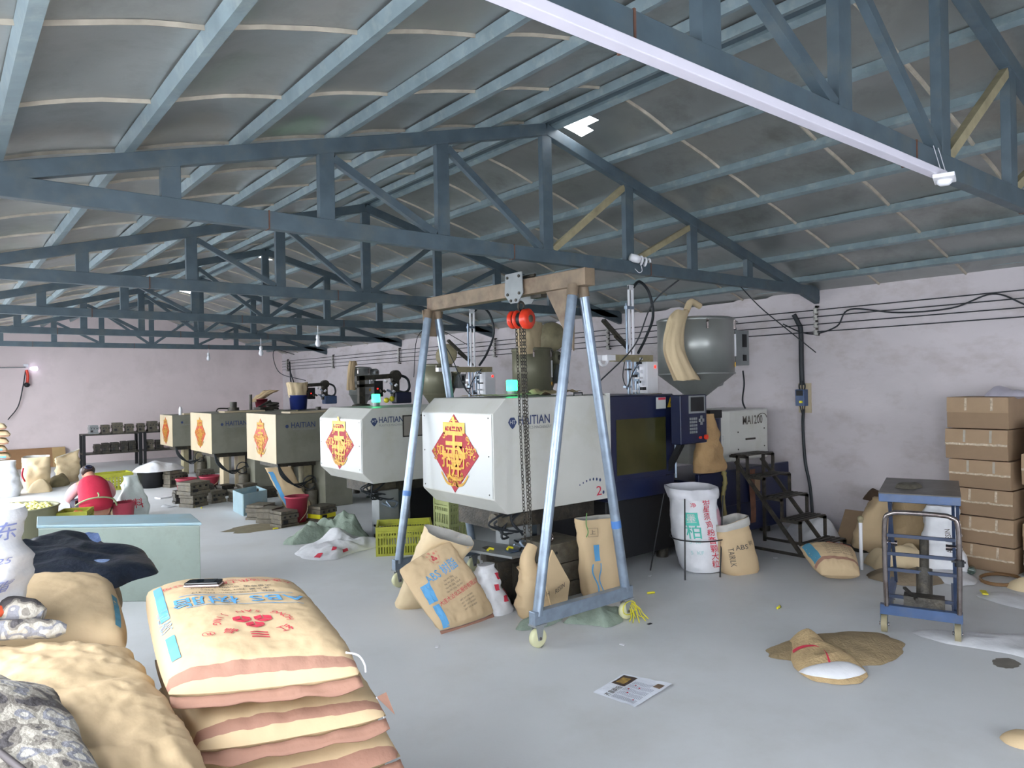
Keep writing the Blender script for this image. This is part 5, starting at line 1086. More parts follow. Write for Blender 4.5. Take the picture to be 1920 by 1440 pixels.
MD = [((3.42, 9.75, 0), 38, .30, .28, .20, 'mould block touching the front of the pale blue bin', 0), ((3.42, 9.42, 0), 38, .28, .24, .19, 'mould block with white streaks between the bin and the foremost one', 0),
      ((3.46, 9.02, 0), 12, .26, .26, .20, 'foremost mould block in front of the red bucket', 0), ((3.98, 9.05, 0), 20, .30, .26, .20, 'mould block with a yellow middle plate right of the red bucket', 1),
      ((3.02, 11.5, 0), 30, .30, .28, .19, 'lower block of the pair stacked in front of the red buckets', 0), ((3.02, 11.5, .19), 25, .36, .30, .19, 'upper block of the pair stacked in front of the red buckets', 0),
      ((2.93, 12.0, 0), 0, .15, .2, .20, 'small mould block left of the stacked pair', 0), ((3.38, 11.65, 0), 10, .24, .24, .19, 'mould block just right of the stacked pair', 0),
      ((3.66, 11.5, 0), 5, .20, .24, .19, 'second mould block right of the stacked pair, left of the bin', 0), ((3.72, 12.3, 0), 15, .24, .22, .18, 'mould block behind the blue bin, second row', 0),
      ((3.45, 12.45, 0), -5, .26, .24, .20, 'mould block directly behind the stacked pair', 0), ((4.05, 12.2, 0), 10, .26, .22, .18, 'mould block by the foot of the second farthest machines', 0),
      ((4.15, 11.6, 0), 0, .30, .26, .16, 'dark mould block behind the low bench', 0), ((3.35, 14.1, .0), 20, .26, .22, .30, 'tall mould block in front of the white cloth', 0),
      ((3.15, 15.2, 0), 0, .25, .25, .22, 'mould block far back near the rack', 0), ((4.0, 14.4, 0), 0, .28, .24, .24, 'mould block under the nose of the farthest machine', 0), ((3.6, 14.6, 0), 10, .2, .24, .2, 'mould block between the white cloth and farthest machine', 0)]
for i, (c, a, w, d, h, l, yl) in enumerate(MD): mould(flatm(c, a), w, d, h, [M['iron2'], M['iron']][i in (6, 9, 10, 12, 14)], l, seed=40+i, yellow=yl)
mb = MB(); mb.lathe([(0, 0), (.2, 0), (.24, .30), (.25, .31), (.22, .31), (.18, .02), (0, .02)], (3.05, 14.35, 0), 22); tag(mb.build('rubber_tub', M['black']), 'black rubber tub under the white cloth far left of machines', 'tub')
o, _ = heap('cloth', [(2.72, 14.2), (2.95, 14.6), (3.3, 14.5), (3.58, 14.2), (3.3, 13.95), (2.95, 13.9)], .16, M['woven'], 12, 16, 40, .4, 6, .31); tag(o, 'white cloth draped over the black tub and tall mould block', 'cloth')
mb = MB(flatm((2.88, 12.75, .0), 20)); mb.box((-.1, -.08, 0), (.1, .08, .02)); tag(mb.build('white_scrap', M['woven']), 'flat white scrap on the floor left of the red buckets', 'scrap')
mb = MB(flatm((2.72, 11.7, .0), 30)); mb.grid(lambda a, b: V(((a-.5)*.18, (b-.5)*.14, .01+.03*math.sin(a*4)*b)), 8, 6); tag(mb.build('white_scrap', M['woven']), 'crumpled white scrap on the floor left of the stacked moulds', 'scrap')
o, Sy = bag('paper_sack', (4.12, 10.15, 0), .34, .10, (3.85, 10.25, .62), .34, .10, M['kraft'], -15, 23, .03); tag(o, 'kraft sack with blue stripe leaning under the olive machine', 'sack')
mb = MB(); mb.grid(lambda a, b: Sy((.60+.06*a) % 1, .05+.85*b, .006), 3, 16); mb.build('blue_stripe', M['blue'], o, fixn=False)
for i, (x, y) in enumerate([(3.28, 8.85), (3.95, 8.75), (3.05, 11.2), (2.98, 11.35), (4.587, 4.083-.15), (5.013, 3.037)]):
    mb = MB(flatm((x, y, 0), 40*i)); mb.tube([(-.03, 0, .008), (.0, .008, .012), (.035, -.004, .008)], .009, 6)
    tag(mb.build('plastic_scrap', M['yellow']), ['yellow plastic scrap in front of the foremost mould block', 'yellow scrap in front of the yellow plated mould block', 'yellow scrap at the foot of the stacked mould pair', 'tiny yellow scrap left of the stacked mould pair', 'yellow scrap on the floor right of the gantry castor', 'yellow scrap alone on the open floor at centre right'][i], 'scrap')
# cloths and crates in the middle
o, _ = heap('cloth', [(3.10, 8.05), (3.45, 8.25), (3.70, 8.30), (3.92, 8.05), (3.94, 7.75), (3.85, 7.50), (3.55, 7.50), (3.35, 7.72), (3.05, 7.85)], .22, M['greencloth'], 15, 34, 90, .75, 9, .002, .7, [(3.82, 7.75, .16, .13), (3.65, 7.95, .08, .12)]); tag(o, 'grey green cloth heaped on the floor before the second white machine', 'cloth')
o, fnw = heap('woven_sack', [(2.92, 7.30), (3.12, 7.62), (3.45, 7.72), (3.80, 7.55), (3.98, 7.22), (3.72, 7.05), (3.45, 7.0), (3.15, 6.85), (2.95, 7.0)], .10, M['woven'], 18, 34, 80, .8, 8, .003, .8, [(3.45, 7.5, .12, .14)]); tag(o, 'flattened white woven sack with red print in front of the green cloth', 'sack')
mb = MB()
for a, b in ((.30, .8), (.70, .75), (.78, .55), (.85, .8)): mb.grid(lambda x, y: fnw((a+.035*x) % 1, b+.14*y)+V((0, 0, .005)), 4, 4)
mb.build('red_print', M['red'], o, fixn=False)
mould(flatm((4.08, 7.45, 0), 0), .24, .22, .16, M['iron2'], 'mould block at the right end of the green cloth heap', seed=77)
crate('plastic_crate', flatm((3.88, 6.72, 0), -30), .56, .42, .30, M['lime'], 'yellow green slotted crate standing upright by the rear gantry leg', 'plastic crates', 20)
Mc = flatm((4.85, 7.0, .0), 0); Mc = Matrix.Translation((4.78, 6.98, .24)) @ Matrix.Rotation(math.radians(90), 4, 'Y') @ Matrix.Rotation(math.radians(90), 4, 'X')
crate('plastic_crate', Matrix.Translation((4.66, 6.95, 0)), .30, .30, .46, M['palelime'], 'pale green slotted crate on end beneath the white machines', 'plastic crates', 8)
# ---------------- sacks round the gantry ----------------
o, S2 = bag('paper_sack', (2.98, 4.98, 0), .34, .20, (3.06, 4.62, .60), .36, .24, M['kraft2'], -22, 31, .03, (-.35, .25), 3.5, collar=0); tag(o, 'open pale kraft sack leaning with its mouth gaping, left of the gantry', 'sack')
# ABS sack leaning in front
qb = [V((2.74, 4.24, .03)), V((3.26, 4.30, .03)), V((3.20, 4.62, .50)), V((2.72, 4.62, .42))]
qb = [V((2.735, 4.27, .02)), V((3.275, 4.33, .02)), V((3.02, 4.56, .585)), V((2.60, 4.62, .42))]
o, pg = sackq('paper_sack', qb, .16, M['kraft'], (44, 50), .012, 91, flap=1, bandv=None, sm=3)
tag(o, 'kraft sack with blue ABS print slumped in front of the open pale one', 'sack')
pr_ = MB(); put(pr_, 'ABS 树脂', .085, lambda u, v: pg(-.02+u*.95-v*.1, .09+v+u*.1, .003), .006, .015); shape2d(pr_, [(-.25, -.30), (-.20, -.30), (-.19, -.10), (-.24, -.10)], lambda a, b: pg(a, b, .003), .04); shape2d(pr_, [(-.25, -.08), (-.18, -.08), (-.17, .06), (-.24, .06)], lambda a, b: pg(a, b, .003), .04)
pr_.build('blue_print', M['blue'], o, fixn=False)
pr_ = MB(); emb(0, .20, .04, pr_, lambda cx, cy: (lambda u, v: pg(cx+u, cy+v, .003))); put(pr_, '大连大沽化工股份有限公司', .036, lambda u, v: pg(.03+u, -.08+v+u*.15, .003), .002, .02); pr_.build('red_print', M['red'], o, fixn=False)
pr_ = MB()
for i in range(4): put(pr_, 'Net Wt. 25kg  DG-417'[:14+i*2], .018, lambda u, v: pg(.0+u, .03-.025*i+v+u*.12, .003), .001)
for i in range(4): put(pr_, 'GB/T 12671 ABS RESIN', .014, lambda u, v: pg(.04+u, -.13-.022*i+v+u*.15, .003), .001)
pr_.build('black_print', M['ink'], o, fixn=False)
o, _ = bag('woven_sack', (3.36, 4.42, 0), .22, .2, (3.30, 4.52, .36), .14, .12, M['woven'], 0, 37, .04, open_=False); tag(o, 'small white and red sack wedged behind the ABS printed sack', 'sack')
mb = MB(); put(mb, '红星', .12, lambda u, v: Sx((.80+u*1.3) % 1, .5+v*2.5, .004), .006, .02) if False else None
for a, b in ((.72, .5), (.80, .7), (.86, .35), (.78, .25)): mb.grid(lambda x, y: _((a+.05*x) % 1, b+.13*y, .006), 4, 4)
mb.build('red_print', M['red'], o, fixn=False)
o, _ = heap('net_cloth', [(3.2, 4.0), (3.45, 4.12), (3.68, 4.08), (3.6, 3.94), (3.35, 3.9)], .08, M['greencloth'], 44, 16, 40, .6, 9); tag(o, 'dark grey green rag between the two printed kraft sacks', 'rag')
# mould with tray
MT = thing('mould_block', 'big black mould block with a grey tray on top under the machine nose', 'mould', (3.5, 4.5, 0), 'steel mould blocks')
mb = MB(); mb.box((3.40, 4.47, 0), (3.66, 4.66, .36)); mb.build('core_plate', M['iron'], MT, bevel=.006)
mb = MB(); mb.box((3.55, 4.37, .02), (3.72, 4.47, .33)); mb.build('cavity_plate', M['iron'], MT, bevel=.006)
for i in range(6): mb = MB(); mb.cyl((3.58+.05*(i % 2), 4.362, .08+.1*(i//2)), (3.58+.05*(i % 2), 4.372, .08+.1*(i//2)), .010, 8); mb.build('bolt', M['galv'], MT)
mb = MB(); mb.prism([(3.22, 4.62, .45), (3.45, 4.34, .40), (3.70, 4.40, .38), (3.72, 4.60, .40), (3.40, 4.86, .47)], (0, 0, .02)); tr_ = mb.build('grey_tray', M['grey'], MT, bevel=.004)
mb = MB(); mb.box((3.36, 4.55, .36), (3.44, 4.63, .46)); mb.build('tray_support', M['iron'], MT)
mb = MB(); mb.prism([(3.50, 4.42, .428), (3.64, 4.46, .415), (3.60, 4.58, .42), (3.48, 4.56, .433)], (0, 0, .004)); mb.build('tray_recess', M['tblue'], tr_)
for i, (x, y, z) in enumerate([(3.38, 4.52, .455), (3.56, 4.50, .44), (3.64, 4.44, .43)]):
    mb = MB(); mb.tube([(x-.03, y, z), (x, y+.015, z+.01), (x+.03, y, z)], .010, 6); tag(mb.build('plastic_scrap', M['yellow'] if i < 2 else M['black']), ['yellow plastic runner at the left of the grey tray', 'yellow plastic hook in the middle of the grey tray', 'black plastic hook at the right of the grey tray'][i], 'scrap')
# twisted resin sack
o, S3 = bag('paper_sack', (3.56, 4.15, 0), .36, .22, (3.52, 4.20, .36), .20, .12, M['kraft'], -6, 47, .03, open_=False, belly=.1); tag(o, 'kraft sack with twisted neck under the hoist chains', 'sack')
mb = MB(); P_ = crv([(3.50, 4.18, .30), (3.47, 4.18, .42), (3.53, 4.19, .52)], 6); mb.tube(P_, [.075-.035*i/len(P_) for i in range(len(P_))], 14); mb.build('twisted_neck', M['kraft'], o)
mb = MB(); mb.add([(3.60, 4.05, .50), (3.80, 4.08, .22), (3.74, 4.06, .02), (3.58, 4.03, .02), (3.52, 4.06, .30)], [(0, 1, 2, 3, 4)]); sd_ = mb.build('side_fold', M['kraft'], o, fixn=False); s_ = sd_.modifiers.new('s', 'SOLIDIFY'); s_.thickness = .012
mb = MB(); put(mb, 'RESIN', .05, lambda u, v: (3.665+u*.9, 4.033+.13*u, .20+v+u*.25), .004); put(mb, 'H', .05, lambda u, v: (3.50+u, 3.985, .20+v), .004); mb.build('black_print', M['ink'], o, fixn=False)
mb = MB(); mb.cb((4.02, 4.46, .225), (.34, .30, .45), 0); MBk = thing('mould_block', 'tall dark mould block with an eyebolt between the two gantry legs', 'mould', (4.02, 4.46, 0), 'steel mould blocks')
for a, b in ((0, .12), (.125, .28), (.285, .45)): mb = MB(); mb.box((3.84+(.01 if a == .125 else 0), 4.33, a), (4.22, 4.70, b)); mb.build('mould_plate', M['iron2'], MBk, bevel=.005)
mb = MB(); mb.tube([(3.90+.03*math.cos(t), 4.40, .49+.03*math.sin(t)) for t in [2*PI*j/16 for j in range(16)]], .008, 6, closed=True); mb.build('eyebolt', M['chrome'], MBk)
for i in range(4): mb = MB(); mb.cyl((3.90, 4.322, .08+.1*i), (3.90, 4.332, .08+.1*i), .012, 8); mb.build('bolt', M['black'], MBk)
o, S4 = bag('paper_sack', (4.24, 4.16, 0), .32, .22, (4.09, 4.05, .68), .36, .15, M['kraft'], -8, 53, .02, (-.02, 0), 3.6, belly=.04); tag(o, 'tall upright kraft sack with blue stripe inside the right gantry leg', 'sack')
mb = MB()
mb.grid(lambda a, b: S4((.655+.04*a) % 1, .50+.2*b, .005), 4, 6); 
mb.grid(lambda a, b: S4((.64+.010*a+.015*math.sin(b*6)) % 1, .05+.42*b, .005), 1, 14); mb.grid(lambda a, b: S4((.68+.008*a+.012*math.sin(b*7+1)) % 1, .05+.42*b, .005), 1, 14)
mb.build('blue_print', M['blue'], o, fixn=False)
mb = MB(); put(mb, '上', .045, lambda u, v: S4((.66+u*.9) % 1, .85+v*1.4, .005), .002); mb.tube([S4((.66+a) % 1, .85+b, .005) for a, b in ((-.035, -.05), (.035, -.05), (.035, .05), (-.035, .05))], .0015, 4, closed=True); mb.build('corner_mark', M['ink'], o, fixn=False)
mb = MB(); mb.tube(crv([(3.93, 4.0, .74), (3.91, 3.99, .66), (3.92, 3.98, .60), (3.90, 3.98, .56)], 4), .004, 5); mb.build('green_thread', M['rope'], o)
o, _ = heap('net_cloth', [(3.55, 3.88), (3.75, 3.92), (4.0, 3.88), (4.05, 3.74), (3.90, 3.62), (3.72, 3.60), (3.66, 3.72)], .09, M['greencloth'], 61, 24, 60, .7, 10, .002, .8, [(3.75, 3.72, .05, .06)]); tag(o, 'grey green netting bunched under the front gantry beam', 'netting')
mb = MB()
for k in range(9):
    a = k*.7; mb.tube(crv([(3.99, 3.64, .13), (4.01+.04*math.cos(a), 3.60+.03*math.sin(a), .08), (4.0+.05*math.cos(a), 3.57+.03*math.sin(a), .02+.004*k), (4.0+.09*math.cos(a), 3.55+.05*math.sin(a), .006)], 4), .0035, 4)
mb.tube([(3.96+.07*math.cos(t), 3.605, .09+.05*math.sin(t)) for t in [2*PI*j/12 for j in range(12)]], .004, 4, closed=True)
tag(mb.build('yellow_strapping', M['yellow']), 'yellow strapping tangled round the right front castor', 'strapping')
# standing woven sack in a wire stand
o, S5 = bag('woven_sack', (5.54, 4.12, .01), .42, .36, (5.42, 4.15, .78), .44, .38, M['woven'], -20, 67, .025, (0, .05), 2.4, collar=.12, belly=.05, mats=[M['woven'], mat('white woven lining', 'c4c4ca', .6)]); tag(o, 'white woven sack with teal and red characters standing in a wire stand', 'sack')
mb = MB(); mb.grid(lambda a, b: S5((.605+.085*a) % 1, .58+.15*b, .005), 6, 8); put(mb, '柏', .15, lambda u, v: S5((.65+u*.72) % 1, .49+v*1.25, .006), .008, .03); mb.build('teal_print', M['teal'], o, fixn=False)
mb = MB(); put(mb, '墨', .09, lambda u, v: S5((.645+u*.72) % 1, .655+v*1.25, .009), .004, .02); mb.build('white_print', M['wpanel'], o, fixn=False)
mb = MB()
for i, ch in enumerate('拍星须鸡粉音颗大粒'): put(mb, ch, .075, lambda u, v: S5((.755+.01*i/8+u*.75) % 1, .86-.095*i+v*1.25, .006), .006, .02)
put(mb, '净', .05, lambda u, v: S5((.67+u*.75) % 1, .82+v*1.25, .006), .004, .02); mb.build('red_print', M['red'], o, fixn=False)
mb = MB(); 
for i in range(2): put(mb, '5  KF', .05, lambda u, v: S5((.65+u*.75) % 1, (.38, .25)[i]+v*1.25, .006), .002, .02)
mb.build('pale_teal_print', mat('washed teal print', '9cc9c8', .7), o, fixn=False)
mb = MB(); mb.grid(lambda a, b: S5((.83+.09*a) % 1, .25+.5*b, .005), 4, 10); mb.build('pink_side_print', mat('washed pink print', 'c59aa6', .7), o, fixn=False)
WS = thing('wire_stand', 'thin black wire stand around the white woven sack', 'stand', (5.42, 4.0, 0))
for p, q in (((5.22, 4.30, .72), (5.15, 4.42, 0)), ((5.60, 3.93, .70), (5.42, 3.85, 0)), ((5.66, 4.28, .70), (5.80, 4.2, 0)), ((5.20, 4.05, .70), (5.12, 4.00, .0))): mb = MB(); mb.tube([p, q], .007, 6); mb.build('stand_rod', M['black'], WS)
mb = MB(); mb.tube([(5.48+.27*math.cos(t), 4.12+.25*math.sin(t), .32) for t in [2*PI*j/24 for j in range(24)]], .006, 6, closed=True); mb.build('stand_ring', M['black'], WS)
o, S6 = bag('paper_sack', (5.70, 3.84, 0), .34, .22, (5.64, 3.90, .48), .30, .20, M['kraft'], -18, 71, .02, (.25, 0), 3.4, collar=.14, belly=.12); tag(o, 'kraft sack with folded down pale rim and black ABS lettering', 'sack')
mb = MB(); put(mb, 'ABS', .06, lambda u, v: S6((.74+u*1.05) % 1, .52+v*2.1, .006), .006, .02); put(mb, 'TAIRILK', .06, lambda u, v: S6((.645+v*1.05) % 1, .36-u*1.9, .006), .004, .02, sx=.9); put(mb, '树', .045, lambda u, v: S6((.83+u*1.05) % 1, .56+v*2.1, .006), .004, .02); mb.build('black_print', M['ink'], o, fixn=False)
# lying sack
ql = [V((6.02, 3.02, .06)), V((6.36, 3.10, .06)), V((6.52, 3.48, .20)), V((6.05, 3.55, .22))]
ql = [V((5.88, 3.16, .07)), V((6.10, 2.92, .07)), V((6.42, 3.14, .20)), V((6.12, 3.50, .22))]
o, pl_ = sackq('paper_sack', ql, .26, M['kraft'], (40, 40), .012, 101, flap=False, bandv=(.45, .58), sm=2.6); tag(o, 'half full kraft sack lying on the floor in front of the steps', 'sack')
mb = MB(); 
for i in range(6): put(mb, 'NET WEIGHT 25 KG ABS', .022, lambda u, v: pl_(.03+u*.8, .08-.028*i+v, .004), .001, .03)
mb.build('black_print', M['ink'], o, fixn=False)
mb = MB(); put(mb, '树脂', .08, lambda u, v: pl_(.06+u, .14+v, .004), .004, .02); mb.build('red_print', mat('washed red print', 'c26a58', .7), o, fixn=False)
mb = MB(); mb.grid(lambda a, b: pl_(-.17+.05*a, -.10+.28*b, .004), 4, 12); mb.build('blue_print', mat('dull blue print', '4a86a0', .7), o, fixn=False)
# metal steps
SP = thing('step_ladder', 'low dark steel five tread steps leading up beside the machine', 'steps', (6.78, 4.0, 0))
SX0, SX1 = 6.52, 7.02
sy = [3.50, 3.70, 3.89, 4.08, 4.27]; sz = [.165, .375, .575, .77, .975]
for i, (y, z) in enumerate(zip(sy, sz)):
    for k in range(4): mb = MB(); mb.box((SX0, y+.01+k*.052, z-.012), (SX1, y+.046+k*.052, z)); mb.build('tread_slat', M['iron'], SP)
    for xx in (SX0, SX1-.025):
        mb = MB(); mb.box((xx, y, z-.037), (xx+.025, y+.22, z-.012)); mb.build('tread_bearer', M['iron'], SP)
        mb = MB(); mb.box((xx, y+.0, (z-.215) if i else 0), (xx+.025, y+.025, z-.012)); mb.build('riser_post', M['iron'], SP)
for xx in (SX0, SX1-.025):
    mb = MB(); mb.bar((xx+.012, 3.70, .04), (xx+.012, 4.42, .90), .025, .035); mb.build('stringer', M['iron'], SP)
    mb = MB(); mb.box((xx, 4.38, 0), (xx+.025, 4.41, .96)); mb.build('rear_post', M['iron'], SP)
    mb = MB(); mb.box((xx, 3.52, .02), (xx+.025, 4.40, .045)); mb.build('floor_rail', M['iron'], SP)
# white rod
RD = thing('white_rod', 'slim white rod with dark knob standing on the floor by the trolley', 'rod', (6.57, 3.144, 0))
mb = MB(); mb.cyl((6.57, 3.144, 0), (6.57, 3.144, .44), .016, 12); mb.build('rod', M['whitepl'], RD)
mb = MB(); mb.ball((6.57, 3.144, .465), .028); mb.cyl((6.57, 3.144, .43), (6.57, 3.144, .45), .02, 10); mb.build('knob', M['prim'], RD)
# lift table trolley
M['tdark'] = mat('dark worn blue steel', '2c3a55', .45, var=.2, vs=9, dirt='4a4440', da=.6, ds=9)
TT = thing('lift_trolley', 'blue scissor lift table trolley with worn dark top and chrome handle', 'trolley', (5.4, 2.2, 0))
Mt = Matrix.Translation((5.03, 2.26, 0)) @ Matrix.Rotation(math.atan2(.347, .9377), 4, 'Z')   # x away along table, y to the left
Wd = .46
mb = MB(Mt); mb.box((.02, -Wd, .90), (.86, .02, .957)); mb.build('table_skirt', M['tblue'], TT, bevel=.004)
mb = MB(Mt); mb.box((.018, -Wd-.002, .955), (.862, .022, .962)); lab(mb.build('table_top', M['ttop'], TT), 'worn dark table top')
for y in (-.02, -Wd+.04):
    mb = MB(Mt); mb.box((.0, y-.02, .14), (.80, y+.02, .20)); mb.build('chassis_rail', M['tblue'], TT)
    mb = MB(Mt); mb.bar((.06, y, .20), (.70, y, .90), .02, .035); mb.build('scissor_arm', M['tdark'], TT)
    mb = MB(Mt); mb.bar((.70, y-.022, .20), (.08, y-.022, .90), .02, .035); mb.build('scissor_arm', M['tdark'], TT)
    mb = MB(Mt); mb.cyl((.38, y-.05, .55), (.38, y+.05, .55), .02, 10); mb.build('pivot_pin', M['chrome'], TT)
for z, x in ((.62, .30), (.50, .25), (.40, .20), (.24, .10)):
    mb = MB(Mt); mb.bar((x, -.0, z), (x, -Wd+.03, z), .022, .022); mb.build('cross_tube', M['tdark'], TT)
mb = MB(Mt); mb.box((-.02, -Wd, .14), (.03, .02, .205)); mb.build('front_beam', M['tblue'], TT)
mb = MB(Mt); hp = crv([(-.02, -.02, .20), (-.03, -.015, .50), (-.05, -.02, .78), (-.055, -.06, .835), (-.055, -.12, .845), (-.055, -Wd/2, .847), (-.055, -Wd+.12, .845), (-.055, -Wd+.06, .835), (-.05, -Wd+.02, .78), (-.03, -Wd+.015, .50), (-.02, -Wd+.02, .20)], 6); mb.tube(hp, .016, 12); mb.build('push_handle', M['chrome'], TT)
mb = MB(Mt); mb.cyl((-.04, -Wd+.015, .52), (-.04, -Wd+.015, .56), .028, 12); mb.bar((-.05, -Wd-.02, .55), (-.05, -Wd+.06, .55), .02, .01); mb.build('release_lever', M['black'], TT)
mb = MB(Mt); mb.cyl((.14, -.24, .12), (.24, -.24, .42), .05, 14); mb.cyl((.22, -.24, .38), (.34, -.24, .60), .03, 12); mb.build('hydraulic_ram', M['iron'], TT)
mb = MB(Mt); mb.box((.02, -.36, .20), (.14, -.12, .27)); mb.bar((-.0, -.20, .26), (.16, -.12, .29), .02, .015); mb.build('foot_pump', M['iron'], TT)
for (x, y) in ((.05, .0), (.05, -Wd+.03), (.72, -.0), (.72, -Wd+.03)):
    mb = MB(Mt); mb.prism([(x-.035, y-.024, .14), (x+.035, y-.024, .14), (x+.012, y-.024, .045), (x-.012, y-.024, .045)], (0, .004, 0)); mb.prism([(x-.035, y+.020, .14), (x+.035, y+.020, .14), (x+.012, y+.020, .045), (x-.012, y+.020, .045)], (0, .004, 0)); cs = mb.build('castor', M['galv'], TT)
    mb = MB(Mt); mb.tube([(x, y-.018, .062), (x, y+.018, .062)], .062, 22); mb.build('wheel', M['prim'], cs)
    mb = MB(Mt); mb.cyl((x, y-.03, .055), (x, y+.03, .055), .012, 10); mb.build('axle', M['chrome'], cs)
p_ = Mt @ V((.35, -.15, .962))
o, _ = heap('rag', [(p_.x-.08, p_.y-.05), (p_.x+.08, p_.y-.06), (p_.x+.1, p_.y+.05), (p_.x-.06, p_.y+.07)], .05, M['iron2'], 5, 10, 24, .5, 14, .963); tag(o, 'small grey rag lying on the trolley table top', 'rag')
# cartons
def carton(x0, y0, y1, z0, h, label, seed, dp=.42, group='brown cartons stacked by the right wall', rot=0):
    t = thing('carton', label, 'carton', (x0+dp/2, (y0+y1)/2, z0), group); rr = random.Random(seed)
    Mx = Matrix.Translation((x0+dp/2, (y0+y1)/2, z0)) @ Matrix.Rotation(math.radians(rot+rr.uniform(-1.5, 1.5)), 4, 'Z'); w = (y1-y0)/2; d = dp/2
    mb = MB(Mx); mb.box((-d, -w, 0), (d, w, h-.004)); mb.build('carton_body', M['card'], t, bevel=.003)
    e = .006+.006*rr.random()
    mb = MB(Mx); mb.prism([(-d-.002, -w, h*.52), (-d-.002, -w, h-.006), (-d-.003-e, -w, h*.52)], (0, 2*w, 0)); mb.build('upper_flap', M['card'], t)
    mb = MB(Mx); mb.prism([(-d-.001, -w, .003), (-d-.001, -w, h*.50), (-d-.004, -w, h*.50)], (0, 2*w, 0)); lab(mb.build('lower_flap', M['cardshade'], t), 'lower flap with shade painted into its colour')
    if seed % 7:
        mb = MB(Mx); mb.grid(lambda a, b: V((-d-.005-e-.004*abs(nz((a*20, b, seed), 1)), -w+2*w*a, h*(.46+.07*b)+.008*nz((a*12, seed, 0), 1))), 24, 2); mb.build('seam_tape', M['tape'], t, fixn=False)
    if seed % 3:
        for a in (.30, .72):
            mb = MB(Mx); mb.grid(lambda u, v: V((-d-.006-e*(1-v)-.002*nz((u*9, v*9, seed), 1), w-2*w*(a+.04*u), h*(.56+.4*v))), 3, 6); mb.build('tape_strip', M['tape'] if seed % 2 else M['seam'], t, fixn=False)
    return t
XB = 7.33
zs = [0, .235, .485, .735, .995, 1.275]; hs = [.230, .245, .245, .255, .275, .285]
NMS = ['lowest carton of the main stack at right', 'second carton from the floor in the main stack', 'third carton from the floor in the main stack', 'fourth carton from the floor in the main stack', 'fifth carton of the main stack, sticking out left', 'topmost carton of the main stack at right']
off = [0, .0, .01, .0, -.015, .0]; ysh = [.0, .01, .015, .02, .045, .03]
for i in range(6): carton(XB+off[i], 2.15+ysh[i], 2.66+ysh[i]-.01, zs[i], hs[i], NMS[i], [1, 11, 5, 4, 2, 7][i], rot=-2)
for i, (z, h) in enumerate([(0, .22), (.225, .235), (.47, .0), (.80, .27), (1.075, .26)]):
    if h: carton(XB-.02*(i == 3)+.03, 1.60, 2.11-.03*(i == 4), z, h, ['lowest carton in the stack cut by the right edge', 'second carton in the stack cut by the right edge', '', 'carton jutting left at mid height by the right edge', 'topmost carton in the stack cut by the right edge'][i], 20+i)
carton(XB+.06, 1.58, 2.05, .465, .33, 'dark recessed carton at mid height by the right edge', 21)
o, _ = heap('plastic_bag', [(7.45, 2.1), (7.5, 2.4), (7.7, 2.45), (7.72, 2.15)], .10, mat('lilac white plastic bag', 'b5b0be', .4), 9, 12, 30, .5, 10, 1.56); tag(o, 'lilac plastic bag lying on top of the main carton stack', 'bag')
# sacks behind the trolley
o, _ = bag('paper_sack', (7.42, 3.40, 0), .46, .34, (7.60, 3.32, .52), .34, .24, M['kraft'], -70, 111, .04, open_=False, belly=.15); tag(o, 'dusty full kraft sack against the wall left behind the trolley', 'sack')
o, _ = heap('brown_rag', [(7.55, 3.42), (7.62, 3.62), (7.76, 3.55), (7.72, 3.38)], .12, mat('dark brown jute', '4f3d30', .9), 4, 12, 24, .6, 12, .47); tag(o, 'dark brown jute rag on top of the left sack by the wall', 'rag')
o, _ = bag('paper_sack', (7.35, 2.98, 0), .44, .34, (7.40, 2.98, .60), .40, .30, mat('dusty brown kraft', '8f7a5c', .85, bump=.3), -70, 113, .03, open_=False, belly=.12); tag(o, 'dusty brown full sack standing directly behind the trolley', 'sack')
o, S7 = bag('woven_sack', (7.05, 2.62, 0), .30, .24, (7.22, 2.72, .56), .24, .18, M['woven'], -60, 117, .04, open_=False, belly=.12); tag(o, 'white sack with black lettering leaning beside the cartons', 'sack')
mb = MB(); put(mb, 'ABS RESIN', .06, lambda u, v: S7((.78-v*1.2) % 1, .5+u*1.3, .006), .004, .03); mb.build('black_print', M['ink'], o, fixn=False)
o, _ = heap('paper_sack', [(6.70, 3.10), (6.95, 3.28), (7.2, 3.0), (7.1, 2.75), (6.85, 2.7), (6.62, 2.88)], .22, M['kraft2'], 21, 20, 50, .6, 7); tag(o, 'crumpled pale sack on the floor behind the trolley handle', 'sack')
o, _ = heap('paper_sack', [(6.35, 2.98), (6.6, 3.02), (6.85, 2.68), (6.8, 2.5), (6.5, 2.5), (6.3, 2.7)], .09, mat('dusty grey brown paper', '847561', .85, var=.1, bump=.4), 23, 20, 50, .6, 7); tag(o, 'flattened brown sack lying directly beyond the trolley chassis', 'sack')
o, _ = heap('white_sheet', [(6.75, 2.72), (6.95, 2.75), (7.15, 2.60), (7.0, 2.36), (6.75, 2.30), (6.62, 2.42)], .05, M['woven'], 25, 18, 50, .5, 6); tag(o, 'white plastic sheet spilling out before the carton stack', 'sheet')
o, _ = heap('white_sheet', [(7.15, 4.05), (7.4, 4.38), (7.68, 4.3), (7.74, 4.0), (7.55, 3.82), (7.2, 3.85)], .26, M['woven'], 27, 20, 50, .7, 6); tag(o, 'crumpled white sheets heaped behind the metal steps', 'sheet')
mb = MB(); mb.prism([(7.50, 3.62, 0), (7.50, 3.86, 0), (7.80, 3.90, .30), (7.80, 3.60, .30)], (.01, 0, .006)); tag(mb.build('cardboard_piece', M['card']), 'flat piece of brown cardboard leaning on the right wall', 'cardboard')
